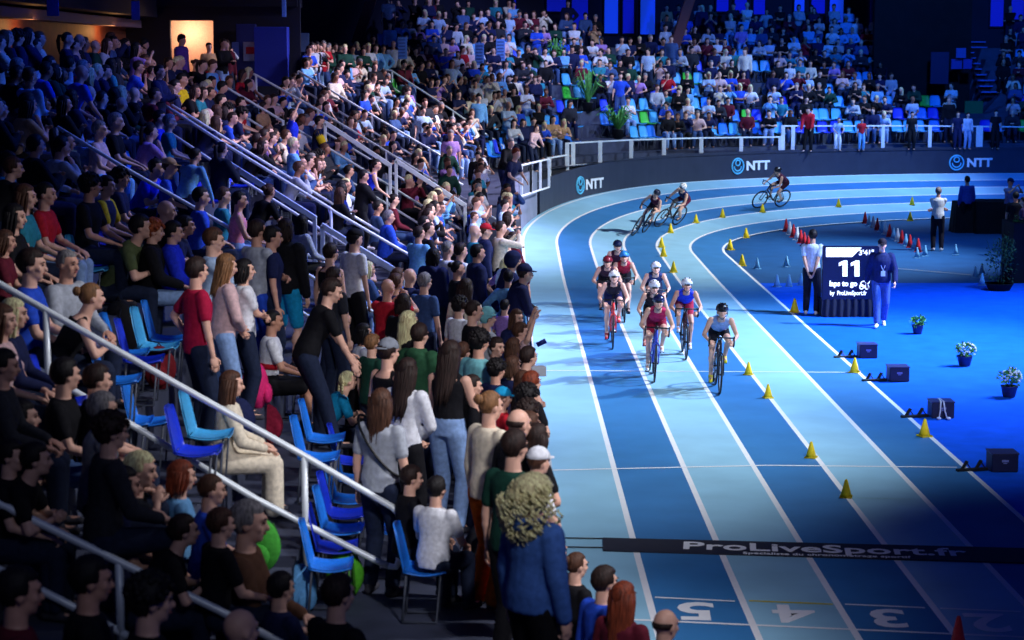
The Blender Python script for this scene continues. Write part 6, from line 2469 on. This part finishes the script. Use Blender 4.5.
for px, py, mi, lab in nears:
    e, x, y, f, q = seat_spot(px, py, 0.50, True)
    if lab.startswith('holding'):
        SB = (x, y, f)
    s = seat(x, y, f, rnd.uniform(-4, 4), mi, 'blue plastic stand seat, ' + lab)
    s.scale = (0.86, 0.86, 0.92)
EMPTY.sort(key=lambda r: r[0])
sec = lambda px: 'over first ring logo' if px < 640 else ('left of middle ring logo' if px < 735 else ('over middle ring logo' if px < 800 else ('left of right ring logo' if px < 930 else 'over right ring logo')))
cnt = {}
for (dist, x, y, f, i, sitting, px, py, walk, low) in EMPTY:
    if NSEAT >= 270 or y < 24:
        continue
    if py < 20:
        continue
    base = 0 if y < Y0 else -math.degrees(math.atan2(y - Y0, XC - x))
    mi = rnd.choices([1, 0, 2, 3], weights=[6, 2, 2, 0.7])[0] if y > 50 else rnd.choice([0, 1, 2])
    word = ('blue', 'light blue', 'royal blue', 'green')[mi]
    if y < 56:
        key = 'empty %s seat, %s row up %s' % (word, ORD[max(0, i - 1)] if i > 0 else 'front', next(n for lim, n in RAILN if y < lim))
    else:
        key = 'empty %s seat, %s row, %s' % (word, ORD[max(0, min(13, i + 1))], sec(px))
    cnt.setdefault(key, []).append(1)
    seat(x, y, f, base, mi, key, key)
lst = [o for o in bpy.data.objects if o.name.startswith('stadium_seat') and str(o['label']).startswith('empty')]
by = {}
for o in lst:
    by.setdefault(o['label'], []).append(o)
for lab, os_ in by.items():
    os_.sort(key=lambda o: project(o.location)[0])
    for k, o in enumerate(os_):
        o['group'] = 'empty seats among the audience'
        if len(os_) > 1:
            o['label'] = lab + ', %s from left' % (ORD[k] if k < len(ORD) else 'last')
print('SEATS', NSEAT)

# ------------------------------------------------------------------ bags, bottle and other small belongings
def bag(px, py, col, label, sc=1.0, name='backpack', hh=0.2):
    e, x, y, f, q = seat_spot(px, py, hh, False)
    mb = MB()
    mb.ell((0, 0, 0.22), (0.16, 0.11, 0.22), None, 16, 12, 0, lambda d: 1 + 0.12 * (abs(d.x) ** 4 + abs(d.z) ** 4))
    mb.ell((0, 0.10, 0.15), (0.11, 0.05, 0.11), None, 12, 8)
    t = empty(name, label, 'bag', (x, y, f), rnd.uniform(0, 6), None)
    me = mb.build('bag_body', fab(col), t, True)
    mb = MB()
    for s in (-1, 1):
        mb.tube([(s * 0.07, -0.09, 0.40), (s * 0.08, -0.16, 0.30), (s * 0.09, -0.15, 0.14), (s * 0.08, -0.10, 0.04)], 0.012, 6)
    mb.tube([(-0.03, -0.02, 0.44), (0, -0.02, 0.49), (0.03, -0.02, 0.44)], 0.009, 6)
    mb.build('strap', fab(tuple(int(c * .6) for c in col)), t, True)
    t.scale = (sc,) * 3
    return t


bag(258, 388, K['pink'] if False else (214, 40, 110), 'bright pink backpack beside the boy in football shirt')
bag(268, 405, (150, 30, 60), 'dark red backpack below the bright pink one', 0.9)
bag(120, 320, K['black'], 'large black backpack behind the grey sweater man', 1.3)
bag(160, 385, (110, 20, 30), 'dark red bag on the step above the nearest handrail', 0.9)
bag(345, 575, (80, 170, 40), 'bright green bag at the foot of the nearest handrail', 0.9)
bag(262, 545, (60, 150, 50), 'green bag left of the rail post foot', 0.9)
bag(300, 590, (90, 150, 200), 'pale blue and white bag below the rail post', 0.9)
bag(320, 545, K['black'], 'black bag in front of the lowest empty seats', 1.1)
bag(240, 440, K['navy'], 'navy and white bag between the cream outfit and the seats', 0.9)
bag(484, 560, K['char'], 'dark patterned backpack at the legs of the curly blonde', 1.2)
mb = MB()
mb.tube([(0, 0, 0), (0, 0, 0.01), (0, 0, 0.15), (0, 0, 0.18), (0, 0, 0.21)], [0.028, 0.032, 0.032, 0.015, 0.013], 14)
t = empty('bottle', 'orange drink bottle standing on the blue seat by the rail hook', 'bottle', (SB[0] - 0.02, SB[1] + 0.02, SB[2] + 0.43))
mb.build('bottle_body', mat('orange_plastic', (220, 100, 60), 0.3), t, True)
mb = MB()
mb.tube([(0, 0, 0.205), (0, 0, 0.235)], 0.016, 12)
mb.build('bottle_cap', M_WHITE, t, True)
mb = MB()
mb.box((0, 0, 0.03), (0.13, 0.09, 0.06), bev=0.012)
o = mb.build('snack_pack', mat('snack_red', (190, 40, 80), 0.4))
o.location = (SB[0] + 0.10, SB[1] + 0.05, SB[2] + 0.43)
tag(o, 'small red and white snack pack beside the orange bottle', 'package')
# white paper box and blue baton held out over the barrier
p = at_depth(538, 371, 22.3)
mb = MB()
mb.box((0, 0, 0), (0.17, 0.12, 0.11), Matrix.Rotation(0.2, 3, 'Z'), bev=0.006)
o = mb.build('paper_box', M_WHITE)
o.location = p
tag(o, 'white paper box held above the auburn-haired child at the barrier', 'box')
A, B = at_depth(537, 345, 24.0), at_depth(545, 341, 24.0)
mb = MB()
mb.tube([A, B + (B - A) * .1], 0.03, 10)
tag(mb.build('clapper_stick', mat('baton_blue', (20, 40, 130), 0.4), None, True), 'dark blue clapper stick held out over the track', 'stick')
